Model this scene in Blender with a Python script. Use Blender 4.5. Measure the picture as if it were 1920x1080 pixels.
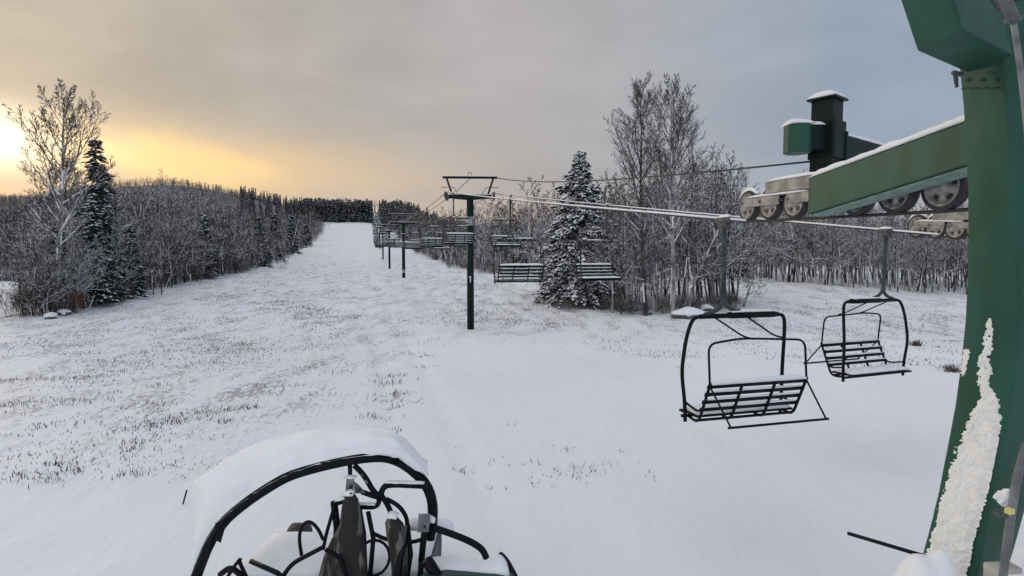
import bpy, math, random
import numpy as np
from mathutils import Vector, Matrix

R = math.radians
SC = bpy.context.scene
for o in list(bpy.data.objects): bpy.data.objects.remove(o, do_unlink=True)

# ------------------------------------------------------------------ camera
FPX, HOR, CAMZ = 1050.0, 480.0, 4.0
PITCH = math.atan((540 - HOR) / FPX)
cd = bpy.data.cameras.new('camera'); cam = bpy.data.objects.new('camera', cd)
SC.collection.objects.link(cam); SC.camera = cam
cd.sensor_width = 36.0; cd.lens = 36.0 * FPX / 1920.0
cd.clip_start = 0.05; cd.clip_end = 4000
cam.location = (0, 0, CAMZ); cam.rotation_euler = (math.pi / 2 - PITCH, 0, 0)

# ------------------------------------------------------------------ world and sun
SUN_AZ, SUN_EL = -44.0, 9.0          # azimuth measured from +Y towards +X
W = bpy.data.worlds.new('World'); SC.world = W; W.use_nodes = True
nt = W.node_tree; nt.nodes.clear()
def N(t, **k):
    n = nt.nodes.new(t)
    for a, b in k.items(): setattr(n, a, b)
    return n
def L(a, b): nt.links.new(a, b)
def val(x, sock):
    if isinstance(x, (int, float)): sock.default_value = x
    else: L(x, sock)
def M(op, a, b=0.0, c=0.0, clamp=False):
    n = N('ShaderNodeMath', operation=op); n.use_clamp = clamp
    val(a, n.inputs[0]); val(b, n.inputs[1]); val(c, n.inputs[2]); return n.outputs[0]
def MR(x, a, b, c=0.0, d=1.0, smooth=True):
    n = N('ShaderNodeMapRange'); n.interpolation_type = 'SMOOTHSTEP' if smooth else 'LINEAR'
    val(x, n.inputs[0]); 
    for i, v in zip((1, 2, 3, 4), (a, b, c, d)): n.inputs[i].default_value = v
    return n.outputs[0]
def CM(f, a, b, mode='MIX'):
    n = N('ShaderNodeMix', data_type='RGBA', blend_type=mode); n.clamp_factor = True
    val(f, n.inputs[0])
    for s, v in ((n.inputs[6], a), (n.inputs[7], b)):
        if isinstance(v, tuple): s.default_value = (*v, 1)
        else: L(v, s)
    return n.outputs[2]
tc = N('ShaderNodeTexCoord'); sep = N('ShaderNodeSeparateXYZ'); L(tc.outputs['Generated'], sep.inputs[0])
X, Y, Z = sep.outputs
az = M('ARCTAN2', X, Y); el = M('ARCSINE', Z)
def lobe(a0, e0, wa, we, azn=az, eln=el):
    u = M('DIVIDE', M('SUBTRACT', azn, a0), wa); v = M('DIVIDE', M('SUBTRACT', eln, e0), we)
    s = M('ADD', M('MULTIPLY', u, u), M('MULTIPLY', v, v))
    return M('EXPONENT', M('MULTIPLY', s, -1.0))
# cloud noise, stretched sideways into banks
mp = N('ShaderNodeMapping'); mp.inputs['Scale'].default_value = (1.5, 1.5, 3.4); L(tc.outputs['Generated'], mp.inputs[0])
n1 = N('ShaderNodeTexNoise'); n1.inputs['Scale'].default_value = 1.7; n1.inputs['Detail'].default_value = 7; n1.inputs['Roughness'].default_value = .52
n1.inputs['Distortion'].default_value = .5
L(mp.outputs[0], n1.inputs['Vector'])
n2 = N('ShaderNodeTexNoise'); n2.inputs['Scale'].default_value = 4.2; n2.inputs['Detail'].default_value = 6; L(mp.outputs[0], n2.inputs['Vector'])
cl = MR(M('ADD', M('MULTIPLY', n1.outputs[0], .7), M('MULTIPLY', n2.outputs[0], .3)), .34, .66)
eln = M('ADD', el, M('MULTIPLY', M('SUBTRACT', n1.outputs[0], .5), .12))
azn = M('ADD', az, M('MULTIPLY', M('SUBTRACT', n2.outputs[0], .5), .25))
side = MR(azn, -.55, .62)
warm = CM(cl, (.40, .37, .33), (.53, .48, .41))
mid = CM(cl, (.42, .405, .41), (.51, .48, .475))
cool = CM(cl, (.31, .375, .47), (.39, .45, .54))
s1 = MR(azn, -.62, -.02); s2 = MR(azn, -.02, .60)
base = CM(s2, CM(s1, warm, mid), cool)
low = MR(eln, .02, .13)               # pale peach band along the horizon
peach = CM(MR(azn, -.5, .45), (.70, .50, .33), (.50, .47, .48))
base = CM(low, peach, base)
gl = M('MULTIPLY', lobe(R(-31.5), R(8.2), .16, .034, azn, eln), 1.2)
gl2 = M('MULTIPLY', lobe(R(-20), R(8.5), .26, .05, azn, eln), .45)
gl3 = lobe(R(-45), R(8.3), .11, .040, az, eln)
base = CM(gl, base, (1.15, .78, .36))
base = CM(gl2, base, (.86, .60, .34))
base = CM(M('MULTIPLY', gl3, 1.2), base, (1.9, 1.6, 1.15))
# overcast sky grows brighter towards the zenith and behind the camera
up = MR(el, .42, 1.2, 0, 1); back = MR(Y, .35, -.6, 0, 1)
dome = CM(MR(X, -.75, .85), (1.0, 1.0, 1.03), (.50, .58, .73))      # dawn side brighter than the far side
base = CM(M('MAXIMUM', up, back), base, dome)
sky = N('ShaderNodeTexSky', sky_type='NISHITA'); sky.sun_disc = False
sky.sun_elevation = R(SUN_EL); sky.sun_rotation = R(SUN_AZ); sky.air_density = 1.2; sky.dust_density = 3
skl = N('ShaderNodeVectorMath', operation='SCALE'); L(sky.outputs[0], skl.inputs[0]); skl.inputs[3].default_value = .08
fin = CM(.94, skl.outputs[0], base)
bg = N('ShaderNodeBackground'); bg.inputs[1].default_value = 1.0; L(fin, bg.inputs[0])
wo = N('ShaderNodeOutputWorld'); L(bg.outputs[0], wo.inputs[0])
sd = bpy.data.lights.new('sun', 'SUN'); sun = bpy.data.objects.new('sun', sd); SC.collection.objects.link(sun)
sd.energy = .9; sd.angle = R(11); sd.color = (1.0, .80, .58)
sv = Vector((math.sin(R(SUN_AZ)) * math.cos(R(SUN_EL)), math.cos(R(SUN_AZ)) * math.cos(R(SUN_EL)), math.sin(R(SUN_EL))))
sun.rotation_euler = sv.to_track_quat('Z', 'Y').to_euler()
SC.view_settings.view_transform = 'Standard'; SC.view_settings.look = 'None'
SC.view_settings.exposure = 0.0; SC.view_settings.gamma = 1
SC.cycles.max_bounces = 5; SC.cycles.diffuse_bounces = 3; SC.cycles.glossy_bounces = 2

# ------------------------------------------------------------------ helpers
def P(px, py, d):
    """point seen at photo pixel (px, py) whose world Y is d"""
    x = (px - 960) / FPX; y = (540 - py) / FPX
    c, s = math.cos(PITCH), math.sin(PITCH)
    wx, wy, wz = x, c + y * s, -s + y * c
    k = d / wy
    return Vector((wx * k, d, CAMZ + wz * k))
rs = np.random.RandomState(5)
_lat = rs.rand(256, 256)
def vnoise(x, y):
    xi = np.floor(x).astype(int); yi = np.floor(y).astype(int); fx = x - xi; fy = y - yi
    fx = fx * fx * (3 - 2 * fx); fy = fy * fy * (3 - 2 * fy)
    a = _lat[xi % 256, yi % 256]; b = _lat[(xi + 1) % 256, yi % 256]
    c = _lat[xi % 256, (yi + 1) % 256]; d = _lat[(xi + 1) % 256, (yi + 1) % 256]
    return (a + (b - a) * fx) * (1 - fy) + (c + (d - c) * fx) * fy - .5
PY = [-30, 0, 10, 20, 34, 50, 74, 105, 150, 200, 260, 330, 400, 500, 600, 1200]
PZ = [.0, .0, .0, -.15, -.5, .1, 1.04, 1.6, 3.0, 6.2, 11.2, 19, 30.5, 43, 46, 40]
def sst(a, b, x):
    t = np.clip((x - a) / (b - a), 0, 1); return t * t * (3 - 2 * t)
def gz0(x, y):
    x = np.asarray(x, float); y = np.asarray(y, float)
    b = np.interp(y, PY, PZ)
    b = np.where(b > .2, .2 + (b - .2) * (1 - .75 * sst(15, 110, x + .25 * y)), b)
    h = 23 * np.exp(-((x + 268) / 66) ** 2 - ((y - 430) / 110) ** 2)
    h += 10 * np.exp(-((x + 400) / 80) ** 2 - ((y - 440) / 110) ** 2)
    return b + h
def gz(x, y):
    x = np.asarray(x, float); y = np.asarray(y, float)
    z = gz0(x, y)
    far = sst(8, 40, y)
    z = z + vnoise(x * .11 + 3, y * .11) * (.10 + .5 * far) * (1 + y / 300.)
    z = z + vnoise(x * .45, y * .45 + 9) * .07 * (.5 + far)
    u = x + .25 * y                                        # old furrows along the fall line
    z = z + vnoise(u * 1.3 + 7, y * .07) * .28 * sst(22, 50, y) * (1 - sst(120, 240, y))
    z = z + vnoise(x * .5 + 11, y * .9 + 3) * .15 * sst(14, 30, y) * (1 - sst(120, 240, y))
    z = z + vnoise(x * 1.7, y * 1.7) * .035 + vnoise(x * .8 + 31, y * .8 + 5) * .05
    near = 1 - sst(90, 200, y)
    for off in (-.75, .75):                                # old vehicle track up the middle
        c = -1.2 - .255 * (y - 8) + .35 * np.sin(y * .09) + off
        z = z - .085 * near * np.exp(-((x - c) / .21) ** 2) + .03 * near * np.exp(-((np.abs(x - c) - .34) / .1) ** 2)
    return z
def G(x, y): return float(gz(x, y))
_D = 3.0 * 1.01 ** np.arange(575)
def hit(px, py):
    """where the view line of a photo pixel meets the snow"""
    u = P(px, py, 1.0); X_, Z_ = u.x * _D, CAMZ + (u.z - CAMZ) * _D
    dz = Z_ - gz(X_, _D); k = int(np.argmax(dz < 0))
    if dz[k] >= 0: k = len(_D) - 1
    k = max(k, 1); f = dz[k - 1] / (dz[k - 1] - dz[k]); d = float(_D[k - 1] + (_D[k] - _D[k - 1]) * f)
    p = P(px, py, d); p.z = G(p.x, p.y); return p

COL = SC.collection
def tag(o, label=None, cat=None, group=None, kind=None):
    for k, v in (('label', label), ('category', cat), ('group', group), ('kind', kind)):
        if v: o[k] = v
    return o
def empty(name, loc=(0, 0, 0), rz=0, **k):
    o = bpy.data.objects.new(name, None); COL.objects.link(o); o.location = loc; o.rotation_euler = (0, 0, rz)
    o.empty_display_size = .2
    return tag(o, **k)
class MB:
    def __init__(s): s.v = []; s.f = []; s.m = []
    def add(s, vs, fs, m=0):
        b = len(s.v); s.v.extend([tuple(q) for q in vs])
        for f in fs: s.f.append(tuple(b + i for i in f)); s.m.append(m)
    def mesh(s, name, mats, smooth=False):
        me = bpy.data.meshes.new(name); me.from_pydata(s.v, [], s.f)
        for m in mats: me.materials.append(m)
        me.polygons.foreach_set('material_index', s.m)
        if smooth: me.polygons.foreach_set('use_smooth', [True] * len(s.f))
        me.update(); return me
    def obj(s, name, mats, parent=None, smooth=False, bevel=0):
        if not isinstance(mats, (list, tuple)): mats = [mats]
        o = bpy.data.objects.new(name, s.mesh(name, mats, smooth)); COL.objects.link(o)
        if parent: o.parent = parent
        if bevel:
            b = o.modifiers.new('bevel', 'BEVEL'); b.width = bevel; b.segments = 2; b.limit_method = 'ANGLE'
        return o
def tube(mb, pts, r, n=8, m=0, caps=True, snow=None, rng=None, up=None):
    """tube through pts; r a number or one per point; snow = material index for the faces that look up"""
    pts = [Vector(p) for p in pts]; k = len(pts)
    rr = r if isinstance(r, (list, tuple)) else [r] * k
    t0 = (pts[1] - pts[0]).normalized()
    ref = Vector((0, 0, 1)) if abs(t0.z) < .93 else Vector((1, 0, 0))
    b = len(mb.v); nv = None
    for i, p in enumerate(pts):
        t = (pts[min(i + 1, k - 1)] - pts[max(i - 1, 0)])
        t = t.normalized() if t.length > 1e-9 else t0
        if nv is None: nv = (ref - t * ref.dot(t)).normalized()
        else:
            nv = nv - t * nv.dot(t); nv = nv.normalized() if nv.length > 1e-6 else ref
        bv = t.cross(nv)
        for j in range(n):
            a = 2 * math.pi * (j + (.5 if n != 3 else 0)) / n
            q = p + (nv * math.cos(a) + bv * math.sin(a)) * rr[i]
            mb.v.append((q.x, q.y, q.z))
    for i in range(k - 1):
        for j in range(n):
            a, c = b + i * n + j, b + i * n + (j + 1) % n
            mm = m
            if snow is not None:
                va, vc, vd = Vector(mb.v[a]), Vector(mb.v[c]), Vector(mb.v[a + n])
                ce = (va + vc) / 2 - pts[i]
                cz = ce.z / ce.length if ce.length else 0
                pr = _SNP[0] * (1.05 if n > 3 else .46) * (1 if pts[i].z < 7.5 else .55 if pts[i].z < 10 else .28)
                if cz > .12 and (rng is None or rng.random() < pr): mm = snow
                elif rng is not None and cz > -.3 and rng.random() < pr * (.42 if 3 < n < 6 else .15): mm = snow
            mb.f.append((a, c, c + n, a + n)); mb.m.append(mm)
    if caps:
        mb.f.append(tuple(b + j for j in range(n))[::-1]); mb.m.append(m)
        mb.f.append(tuple(b + (k - 1) * n + j for j in range(n))); mb.m.append(m)
HEXF = [(0, 3, 2, 1), (4, 5, 6, 7), (0, 1, 5, 4), (1, 2, 6, 5), (2, 3, 7, 6), (3, 0, 4, 7)]
def hexa(mb, c, m=0): mb.add(c, HEXF, m)         # c: four low corners, four high corners
def box(mb, c, s, m=0, rz=0):
    x, y, z = s[0] / 2, s[1] / 2, s[2] / 2; c = Vector(c); q = Matrix.Rotation(rz, 3, 'Z')
    hexa(mb, [c + q @ Vector(p) for p in ((-x, -y, -z), (x, -y, -z), (x, y, -z), (-x, y, -z), (-x, -y, z), (x, -y, z), (x, y, z), (-x, y, z))], m)
def beam(mb, a, b, w, h, m=0, w2=None, h2=None):
    a, b = Vector(a), Vector(b); t = (b - a).normalized()
    s = t.cross(Vector((0, 0, 1))).normalized(); u = s.cross(t)
    w2 = w2 or w; h2 = h2 or h
    c = []
    for uu in (-1, 1):
        for p, ww, hh, ss in ((a, w, h, -1), (b, w2, h2, -1), (b, w2, h2, 1), (a, w, h, 1)):
            c.append(p + s * ss * ww / 2 + u * uu * hh / 2)
    hexa(mb, c, m)
def arc(c, r, a0, a1, n, ax=Vector((1, 0, 0)), ay=Vector((0, 0, 1))):
    return [Vector(c) + ax * r * math.cos(a0 + (a1 - a0) * i / n) + ay * r * math.sin(a0 + (a1 - a0) * i / n) for i in range(n + 1)]
def fillet(pts, r, n=4):
    pts = [Vector(p) for p in pts]; out = [pts[0]]
    for i in range(1, len(pts) - 1):
        a, b, c = pts[i - 1], pts[i], pts[i + 1]
        d1 = min(r, (a - b).length * .48); d2 = min(r, (c - b).length * .48)
        p1 = b + (a - b).normalized() * d1; p2 = b + (c - b).normalized() * d2
        for k in range(n + 1):
            t = k / n; out.append(p1 * (1 - t) ** 2 + b * 2 * t * (1 - t) + p2 * t * t)
    out.append(pts[-1]); return out
def snow_strip(mb, a, b, w, h, n=14, k=6, seed=1, over=.012, m=0, w2=None):
    """a heap of snow lying along a->b on a surface w wide"""
    rg = random.Random(seed); a, b = Vector(a), Vector(b); t = (b - a).normalized()
    s = t.cross(Vector((0, 0, 1))).normalized(); base = len(mb.v); w2 = w2 or w
    hs = [h * (.82 + .36 * rg.random()) for _ in range(n + 1)]
    hs = [(hs[max(i - 1, 0)] + hs[i] + hs[min(i + 1, n)]) / 3 for i in range(n + 1)]
    for i in range(n + 1):
        f = i / n; e = min(1, min(f, 1 - f) * n * .55 + .25) ** .5
        ww = (w + (w2 - w) * f) / 2 + over + rg.uniform(-.004, .006)
        for j in range(k + 1):
            u = -1 + 2 * j / k
            z = hs[i] * e * (1 - abs(u) ** 3.2 * .96) + rg.uniform(-.002, .002)
            p = a.lerp(b, f) + s * u * ww; mb.v.append((p.x, p.y, p.z + z))
        for j in (k, 0):
            p = a.lerp(b, f) + s * (-1 + 2 * j / k) * (ww - .01); mb.v.append((p.x, p.y, p.z + .003))
    r = k + 3
    for i in range(n):
        for j in range(r):
            p = base + i * r + j; q = base + i * r + (j + 1) % r
            mb.f.append((p, p + r, q + r, q)); mb.m.append(m)
    for i in (0, n):
        fc = tuple(base + i * r + j for j in range(r)); mb.f.append(fc if i == 0 else fc[::-1]); mb.m.append(m)

# ------------------------------------------------------------------ materials
def mat(name, col, rough=.6, metal=0, var=0.0, scale=6, bump=0, bscale=30, col2=None, lo=.4, hi=.6, detail=5, obj_space=True, spec=.5, stretch=None, bdist=.02, dirt=0):
    m = bpy.data.materials.new(name); m.use_nodes = True
    global nt; keep = nt; nt = m.node_tree
    p = nt.nodes['Principled BSDF']; p.inputs['Roughness'].default_value = rough; p.inputs['Metallic'].default_value = metal
    p.inputs['Specular IOR Level'].default_value = spec
    p.inputs['Base Color'].default_value = (*col, 1)
    t = N('ShaderNodeTexCoord'); src = t.outputs['Object']
    if not obj_space:
        g = N('ShaderNodeNewGeometry'); src = g.outputs['Position']
    if stretch:
        mpn = N('ShaderNodeMapping'); mpn.inputs['Scale'].default_value = stretch; L(src, mpn.inputs[0]); src = mpn.outputs[0]
    if col2 or var:
        n = N('ShaderNodeTexNoise'); n.inputs['Scale'].default_value = scale; n.inputs['Detail'].default_value = detail; L(src, n.inputs['Vector'])
        c2 = col2 or tuple(c * (1 - var) for c in col)
        cc = CM(MR(n.outputs[0], lo, hi), col, c2)
        if dirt:
            d1 = N('ShaderNodeTexNoise'); d1.inputs['Scale'].default_value = 16; d1.inputs['Detail'].default_value = 8; d1.inputs['Roughness'].default_value = .75; L(src, d1.inputs['Vector'])
            cc = CM(M('MULTIPLY', MR(d1.outputs[0], .58, .70), dirt), cc, (.10, .085, .06))
        L(cc, p.inputs['Base Color'])
    if bump:
        n = N('ShaderNodeTexNoise'); n.inputs['Scale'].default_value = bscale; n.inputs['Detail'].default_value = 6; L(src, n.inputs['Vector'])
        bn = N('ShaderNodeBump'); bn.inputs['Strength'].default_value = bump; bn.inputs['Distance'].default_value = bdist
        L(n.outputs[0], bn.inputs['Height']); L(bn.outputs[0], p.inputs['Normal'])
    nt = keep; return m
SNOWC = (.86, .875, .90)
m_snow = mat('snow', SNOWC, .75, bump=.5, bscale=25, var=.05, scale=3, spec=.25)
m_crust = mat('frozen_snow', (.84, .84, .82), .8, bump=.55, bscale=30, var=.08, scale=9, spec=.2, bdist=.02)
m_tsnow = mat('snow_on_branches', (.86, .86, .89), .9, spec=.1)
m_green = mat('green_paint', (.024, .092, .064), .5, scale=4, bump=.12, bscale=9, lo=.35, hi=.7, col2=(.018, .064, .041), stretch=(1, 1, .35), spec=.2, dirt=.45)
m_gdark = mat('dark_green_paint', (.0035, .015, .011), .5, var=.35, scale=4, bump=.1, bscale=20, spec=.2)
m_gplate = mat('snowlit_flange', (.16, .26, .22), .6, var=.3, scale=14, bump=.2, bscale=40)  # lighter green paints in the light bounced up from the snow
m_black = mat('black_steel', (.0045, .006, .009), .5, var=.4, scale=20, bump=.1, bscale=60, spec=.15)
m_steel = mat('galvanised_steel', (.22, .235, .24), .5, .35, var=.45, scale=7, bump=.1, bscale=50)
m_dsteel = mat('weathered_steel', (.10, .10, .10), .55, .3, var=.4, scale=12, bump=.2, bscale=60)
m_hanger = mat('hanger_steel', (.07, .085, .085), .6, .1, var=.4, scale=9, spec=.2)
m_rubber = mat('rubber', (.035, .035, .036), .7, var=.5, scale=20)
m_rim = mat('cast_wheel', (.42, .41, .385), .6, .15, var=.45, scale=14, bump=.2, bscale=50)
m_rope = mat('wire_rope', (.025, .027, .03), .6, .3)
m_white = mat('white_paint', (.72, .73, .74), .5)
m_bark = mat('dark_bark', (.034, .030, .029), .9, var=.5, scale=3, bump=.5, bscale=14, col2=(.115, .10, .095), lo=.45, hi=.7, stretch=(1, 1, .3))
m_barkl = mat('pale_bark', (.30, .285, .27), .85, scale=2.4, bump=.4, bscale=12, col2=(.10, .09, .085), lo=.42, hi=.62, stretch=(1, 1, .4))
m_twig = mat('twigs', (.048, .042, .040), .9)
m_twigw = mat('brown_twigs', (.070, .048, .040), .9)
m_rust = mat('rusty_leaves', (.22, .085, .035), .9, var=.6, scale=8)
m_brush = mat('brown_brush', (.095, .06, .048), .9, var=.5, scale=2)
m_needle = mat('spruce_needles', (.018, .034, .024), .85, var=.5, scale=3)
m_needle2 = mat('far_spruce_needles', (.016, .026, .020), .9, var=.5, scale=.4)
m_rock = mat('rock', (.13, .12, .115), .9, var=.5, scale=4, bump=.6, bscale=10)
m_grass2 = mat('tan_grass', (.24, .19, .135), .9, var=.4, scale=1.5)
m_grass = mat('dead_grass', (.085, .072, .058), .9, var=.5, scale=1.5)
m_seat = mat('worn_seat_cover', (.022, .018, .017), .9, scale=10, col2=(.15, .13, .115), lo=.52, hi=.64, bump=.8, bscale=22, stretch=(1.3, 1, .28))
m_yellow = mat('yellow_tag', (.62, .58, .22), .6)
m_teal = mat('teal_cover', (.02, .06, .055), .6)
# snow ground: clean snow, stubble showing through where the mask says, brush under the woods
def ground_mat():
    m = bpy.data.materials.new('snow_ground'); m.use_nodes = True
    global nt; keep = nt; nt = m.node_tree
    p = nt.nodes['Principled BSDF']; p.inputs['Roughness'].default_value = .8; p.inputs['Specular IOR Level'].default_value = .2
    g = N('ShaderNodeNewGeometry'); pos = g.outputs['Position']
    a1 = N('ShaderNodeAttribute', attribute_name='stubble'); a2 = N('ShaderNodeAttribute', attribute_name='wood')
    mp = N('ShaderNodeMapping'); mp.inputs['Rotation'].default_value = (0, 0, R(14)); mp.inputs['Scale'].default_value = (1, .42, 1); L(pos, mp.inputs[0])
    b = N('ShaderNodeTexNoise'); b.inputs['Scale'].default_value = .9; b.inputs['Detail'].default_value = 3; L(mp.outputs[0], b.inputs['Vector'])
    f = N('ShaderNodeTexNoise'); f.inputs['Scale'].default_value = 9.0; f.inputs['Detail'].default_value = 6; f.inputs['Roughness'].default_value = .7; L(mp.outputs[0], f.inputs['Vector'])
    s = M('ADD', M('MULTIPLY', b.outputs[0], .32), M('MULTIPLY', f.outputs[0], .68))
    st = M('MULTIPLY', MR(s, .525, .575), a1.outputs['Fac'])
    big = N('ShaderNodeTexNoise'); big.inputs['Scale'].default_value = .16; big.inputs['Detail'].default_value = 4; L(pos, big.inputs['Vector'])
    sn = CM(MR(big.outputs[0], .3, .7), (.845, .86, .905), (.875, .875, .895))
    c = CM(M('MULTIPLY', st, .75), sn, (.22, .185, .165))
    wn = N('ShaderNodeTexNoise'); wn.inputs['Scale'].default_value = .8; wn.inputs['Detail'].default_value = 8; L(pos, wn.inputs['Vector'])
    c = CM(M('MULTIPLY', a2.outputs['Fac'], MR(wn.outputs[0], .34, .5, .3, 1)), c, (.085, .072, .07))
    L(c, p.inputs['Base Color'])
    h1 = N('ShaderNodeTexNoise'); h1.inputs['Scale'].default_value = 2.2; h1.inputs['Detail'].default_value = 8; h1.inputs['Roughness'].default_value = .62; L(mp.outputs[0], h1.inputs['Vector'])
    bn = N('ShaderNodeBump'); bn.inputs['Distance'].default_value = .16
    L(M('ADD', .34, M('MULTIPLY', a1.outputs['Fac'], .66)), bn.inputs['Strength'])
    L(h1.outputs[0], bn.inputs['Height']); L(bn.outputs[0], p.inputs['Normal'])
    nt = keep; return m
m_ground = ground_mat()

# ------------------------------------------------------------------ ground
def axis(lo, hi, s0, g):
    out = [0.0]
    while out[-1] < hi: out.append(out[-1] + max(s0, out[-1] * g))
    neg = [0.0]
    while neg[-1] > lo: neg.append(neg[-1] - max(s0, -neg[-1] * g))
    return np.array(neg[:0:-1] + out)
# edges of the woods, walked off along the photograph's tree lines
LEFT_EDGE_PX = [(-60, 612), (20, 600), (130, 588), (200, 568), (262, 548), (330, 534), (430, 516), (482, 505), (530, 487), (580, 462), (606, 440), (614, 420), (608, 411)]
RIGHT_EDGE_PX = [(716, 402), (730, 425), (752, 452), (775, 474), (845, 503), (916, 514), (985, 528), (1040, 546), (1075, 566)]
LEFT_EDGE = [hit(*q) for q in LEFT_EDGE_PX]; RIGHT_EDGE = [hit(*q) for q in RIGHT_EDGE_PX]
FAR_EDGE = [hit(*q) for q in [(1395, 520), (1500, 533), (1650, 546), (1815, 555), (1960, 562)]]
def lx(y):  # x of the left wood's edge at distance y
    return np.interp(y, [p.y for p in LEFT_EDGE], [p.x for p in LEFT_EDGE])
def rx(y):
    ps = sorted(RIGHT_EDGE, key=lambda p: p.y); return np.interp(y, [p.y for p in ps], [p.x for p in ps])
xs = axis(-760, 700, .28, .014); ys = axis(-24, 1150, .28, .012)
GX, GY = np.meshgrid(xs, ys); gxf, gyf = GX.ravel(), GY.ravel(); gzf = gz(gxf, gyf)
nx, ny = len(xs), len(ys)
idx = np.arange(nx * ny).reshape(ny, nx)
quads = np.stack([idx[:-1, :-1], idx[:-1, 1:], idx[1:, 1:], idx[1:, :-1]], -1).reshape(-1, 4)
def np_mesh(name, V, loops, starts, totals, mi, mats, smooth=False):
    me = bpy.data.meshes.new(name); me.vertices.add(len(V)); me.vertices.foreach_set('co', V.astype(np.float32).ravel())
    me.loops.add(len(loops)); me.loops.foreach_set('vertex_index', loops.astype(np.int32))
    me.polygons.add(len(starts)); me.polygons.foreach_set('loop_start', starts.astype(np.int32)); me.polygons.foreach_set('loop_total', totals.astype(np.int32))
    for m in mats: me.materials.append(m)
    me.polygons.foreach_set('material_index', mi.astype(np.int32))
    if smooth: me.polygons.foreach_set('use_smooth', np.ones(len(starts), bool))
    me.update(calc_edges=True); me.validate(); return me
nq = len(quads)
gme = np_mesh('snow_ground', np.stack([gxf, gyf, gzf], 1), quads.ravel(), np.arange(nq) * 4, np.full(nq, 4), np.zeros(nq), [m_ground], True)
lif = -2.5 - .27 * (gyf - 34)                        # the lift line
dl = np.abs(gxf - lif + 6)
stub = sst(16, 30, gyf) * sst(2.5, 7, dl)
stub = np.maximum(stub, .8 * sst(8, 16, gyf) * (1 - sst(-7, -3, gxf)))
rightclean = (1 - sst(24, 34, gyf)) * sst(-5, -2, gxf)
stub = stub * (1 - rightclean) * (1 - .65 * sst(110, 200, gyf))
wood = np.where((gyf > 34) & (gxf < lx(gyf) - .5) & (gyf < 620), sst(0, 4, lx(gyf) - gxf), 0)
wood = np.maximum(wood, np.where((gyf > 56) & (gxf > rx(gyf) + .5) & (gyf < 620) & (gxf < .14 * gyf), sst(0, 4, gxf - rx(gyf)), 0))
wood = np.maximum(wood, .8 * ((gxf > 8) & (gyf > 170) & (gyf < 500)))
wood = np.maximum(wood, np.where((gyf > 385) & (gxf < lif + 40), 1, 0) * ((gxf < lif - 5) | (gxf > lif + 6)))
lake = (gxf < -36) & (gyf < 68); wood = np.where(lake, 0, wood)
for nm, arr in (('stubble', stub), ('wood', wood)):
    a = gme.attributes.new(nm, 'FLOAT', 'POINT'); a.data.foreach_set('value', arr.astype(np.float32))
go = bpy.data.objects.new('snow_ground', gme); COL.objects.link(go); tag(go, 'snow covered ski slope with stubble showing through', kind='structure')

# ------------------------------------------------------------------ trees
def rot_about(v, axis_, a): return Matrix.Rotation(a, 3, axis_) @ v
_SNP = [.88]
def grow(mbs, p, d, L_, r, lvl, rg, sp):
    """one branch and all that grows on it; mbs = (wood, twigs)"""
    mb = mbs[0] if lvl <= sp['woodlvl'] else mbs[1]
    segs = sp['segs'][lvl]; pts = [p.copy()]; rad = [r]; dirs = [d.copy()]
    q = p.copy(); dd = d.copy()
    for i in range(segs):
        j = sp['jit'][lvl]
        dd = dd + Vector((rg.uniform(-j, j), rg.uniform(-j, j), rg.uniform(-j, j) + sp['trop'][lvl]))
        dd.normalize(); q = q + dd * (L_ / segs)
        pts.append(q.copy()); dirs.append(dd.copy()); f = (i + 1) / segs
        rad.append(max(sp['rmin'], r * (1 - f * sp['tap'][lvl])))
    tube(mb, pts, rad, sp['sides'][lvl], m=0, caps=False, snow=1, rng=rg)
    if lvl >= len(sp['n']): return
    n = sp['n'][lvl]; n = max(1, int(n * rg.uniform(.8, 1.2)))
    t0 = sp['t0'][lvl]; ga = rg.uniform(0, 6.28)
    for k in range(n):
        t = t0 + (1 - t0) * ((k + rg.random() * .8) / n); t = min(t, .985)
        fi = t * segs; i = int(fi); w = fi - i
        bp = pts[i].lerp(pts[min(i + 1, segs)], w); bd = dirs[min(i + 1, segs)]
        ga += 2.4 + rg.uniform(-.5, .5)
        side = bd.orthogonal().normalized(); side = rot_about(side, bd, ga)
        ang = R(sp['ang'][lvl]) * rg.uniform(.75, 1.25) * (1.15 - .35 * t)
        nd = (bd * math.cos(ang) + side * math.sin(ang)).normalized()
        shape = sp['shape'](t) if lvl == 0 else (1.05 - .65 * t)
        nl = L_ * sp['len'][lvl] * shape * rg.uniform(.7, 1.2)
        nr = min(rad[min(i + 1, segs)] * .75, max(sp['rmin'], nl * sp['rl'][lvl]))
        grow(mbs, bp, nd, nl, nr, lvl + 1, rg, sp)
SP_TALL = dict(segs=[12, 7, 5, 3, 1], jit=[.05, .10, .12, .14, .15], trop=[.02, .085, .06, .04, .02], rmin=.010, tap=[.9, .8, .75, .6, .3],
               sides=[8, 5, 4, 3, 3], n=[32, 9, 6, 4], t0=[.33, .2, .15, .1], ang=[40, 32, 32, 32], len=[.26, .48, .5, .7],
               rl=[.018, .015, .012, .010], woodlvl=1, shape=lambda t: .45 + 1.0 * math.sin(math.pi * min(1, (t - .3) / .78 + .16)))
SP_MID = dict(segs=[9, 7, 4, 3, 1], jit=[.10, .17, .2, .2, .2], trop=[.02, .035, .03, .0, 0], rmin=.012, tap=[.88, .75, .7, .6, .3],
              sides=[7, 5, 4, 3, 3], n=[18, 8, 5, 3], t0=[.22, .15, .12, .1], ang=[62, 42, 42, 42], len=[.38, .48, .5, .6],
              rl=[.022, .020, .017, .013], woodlvl=1, shape=lambda t: 1.2 - .8 * t)
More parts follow.
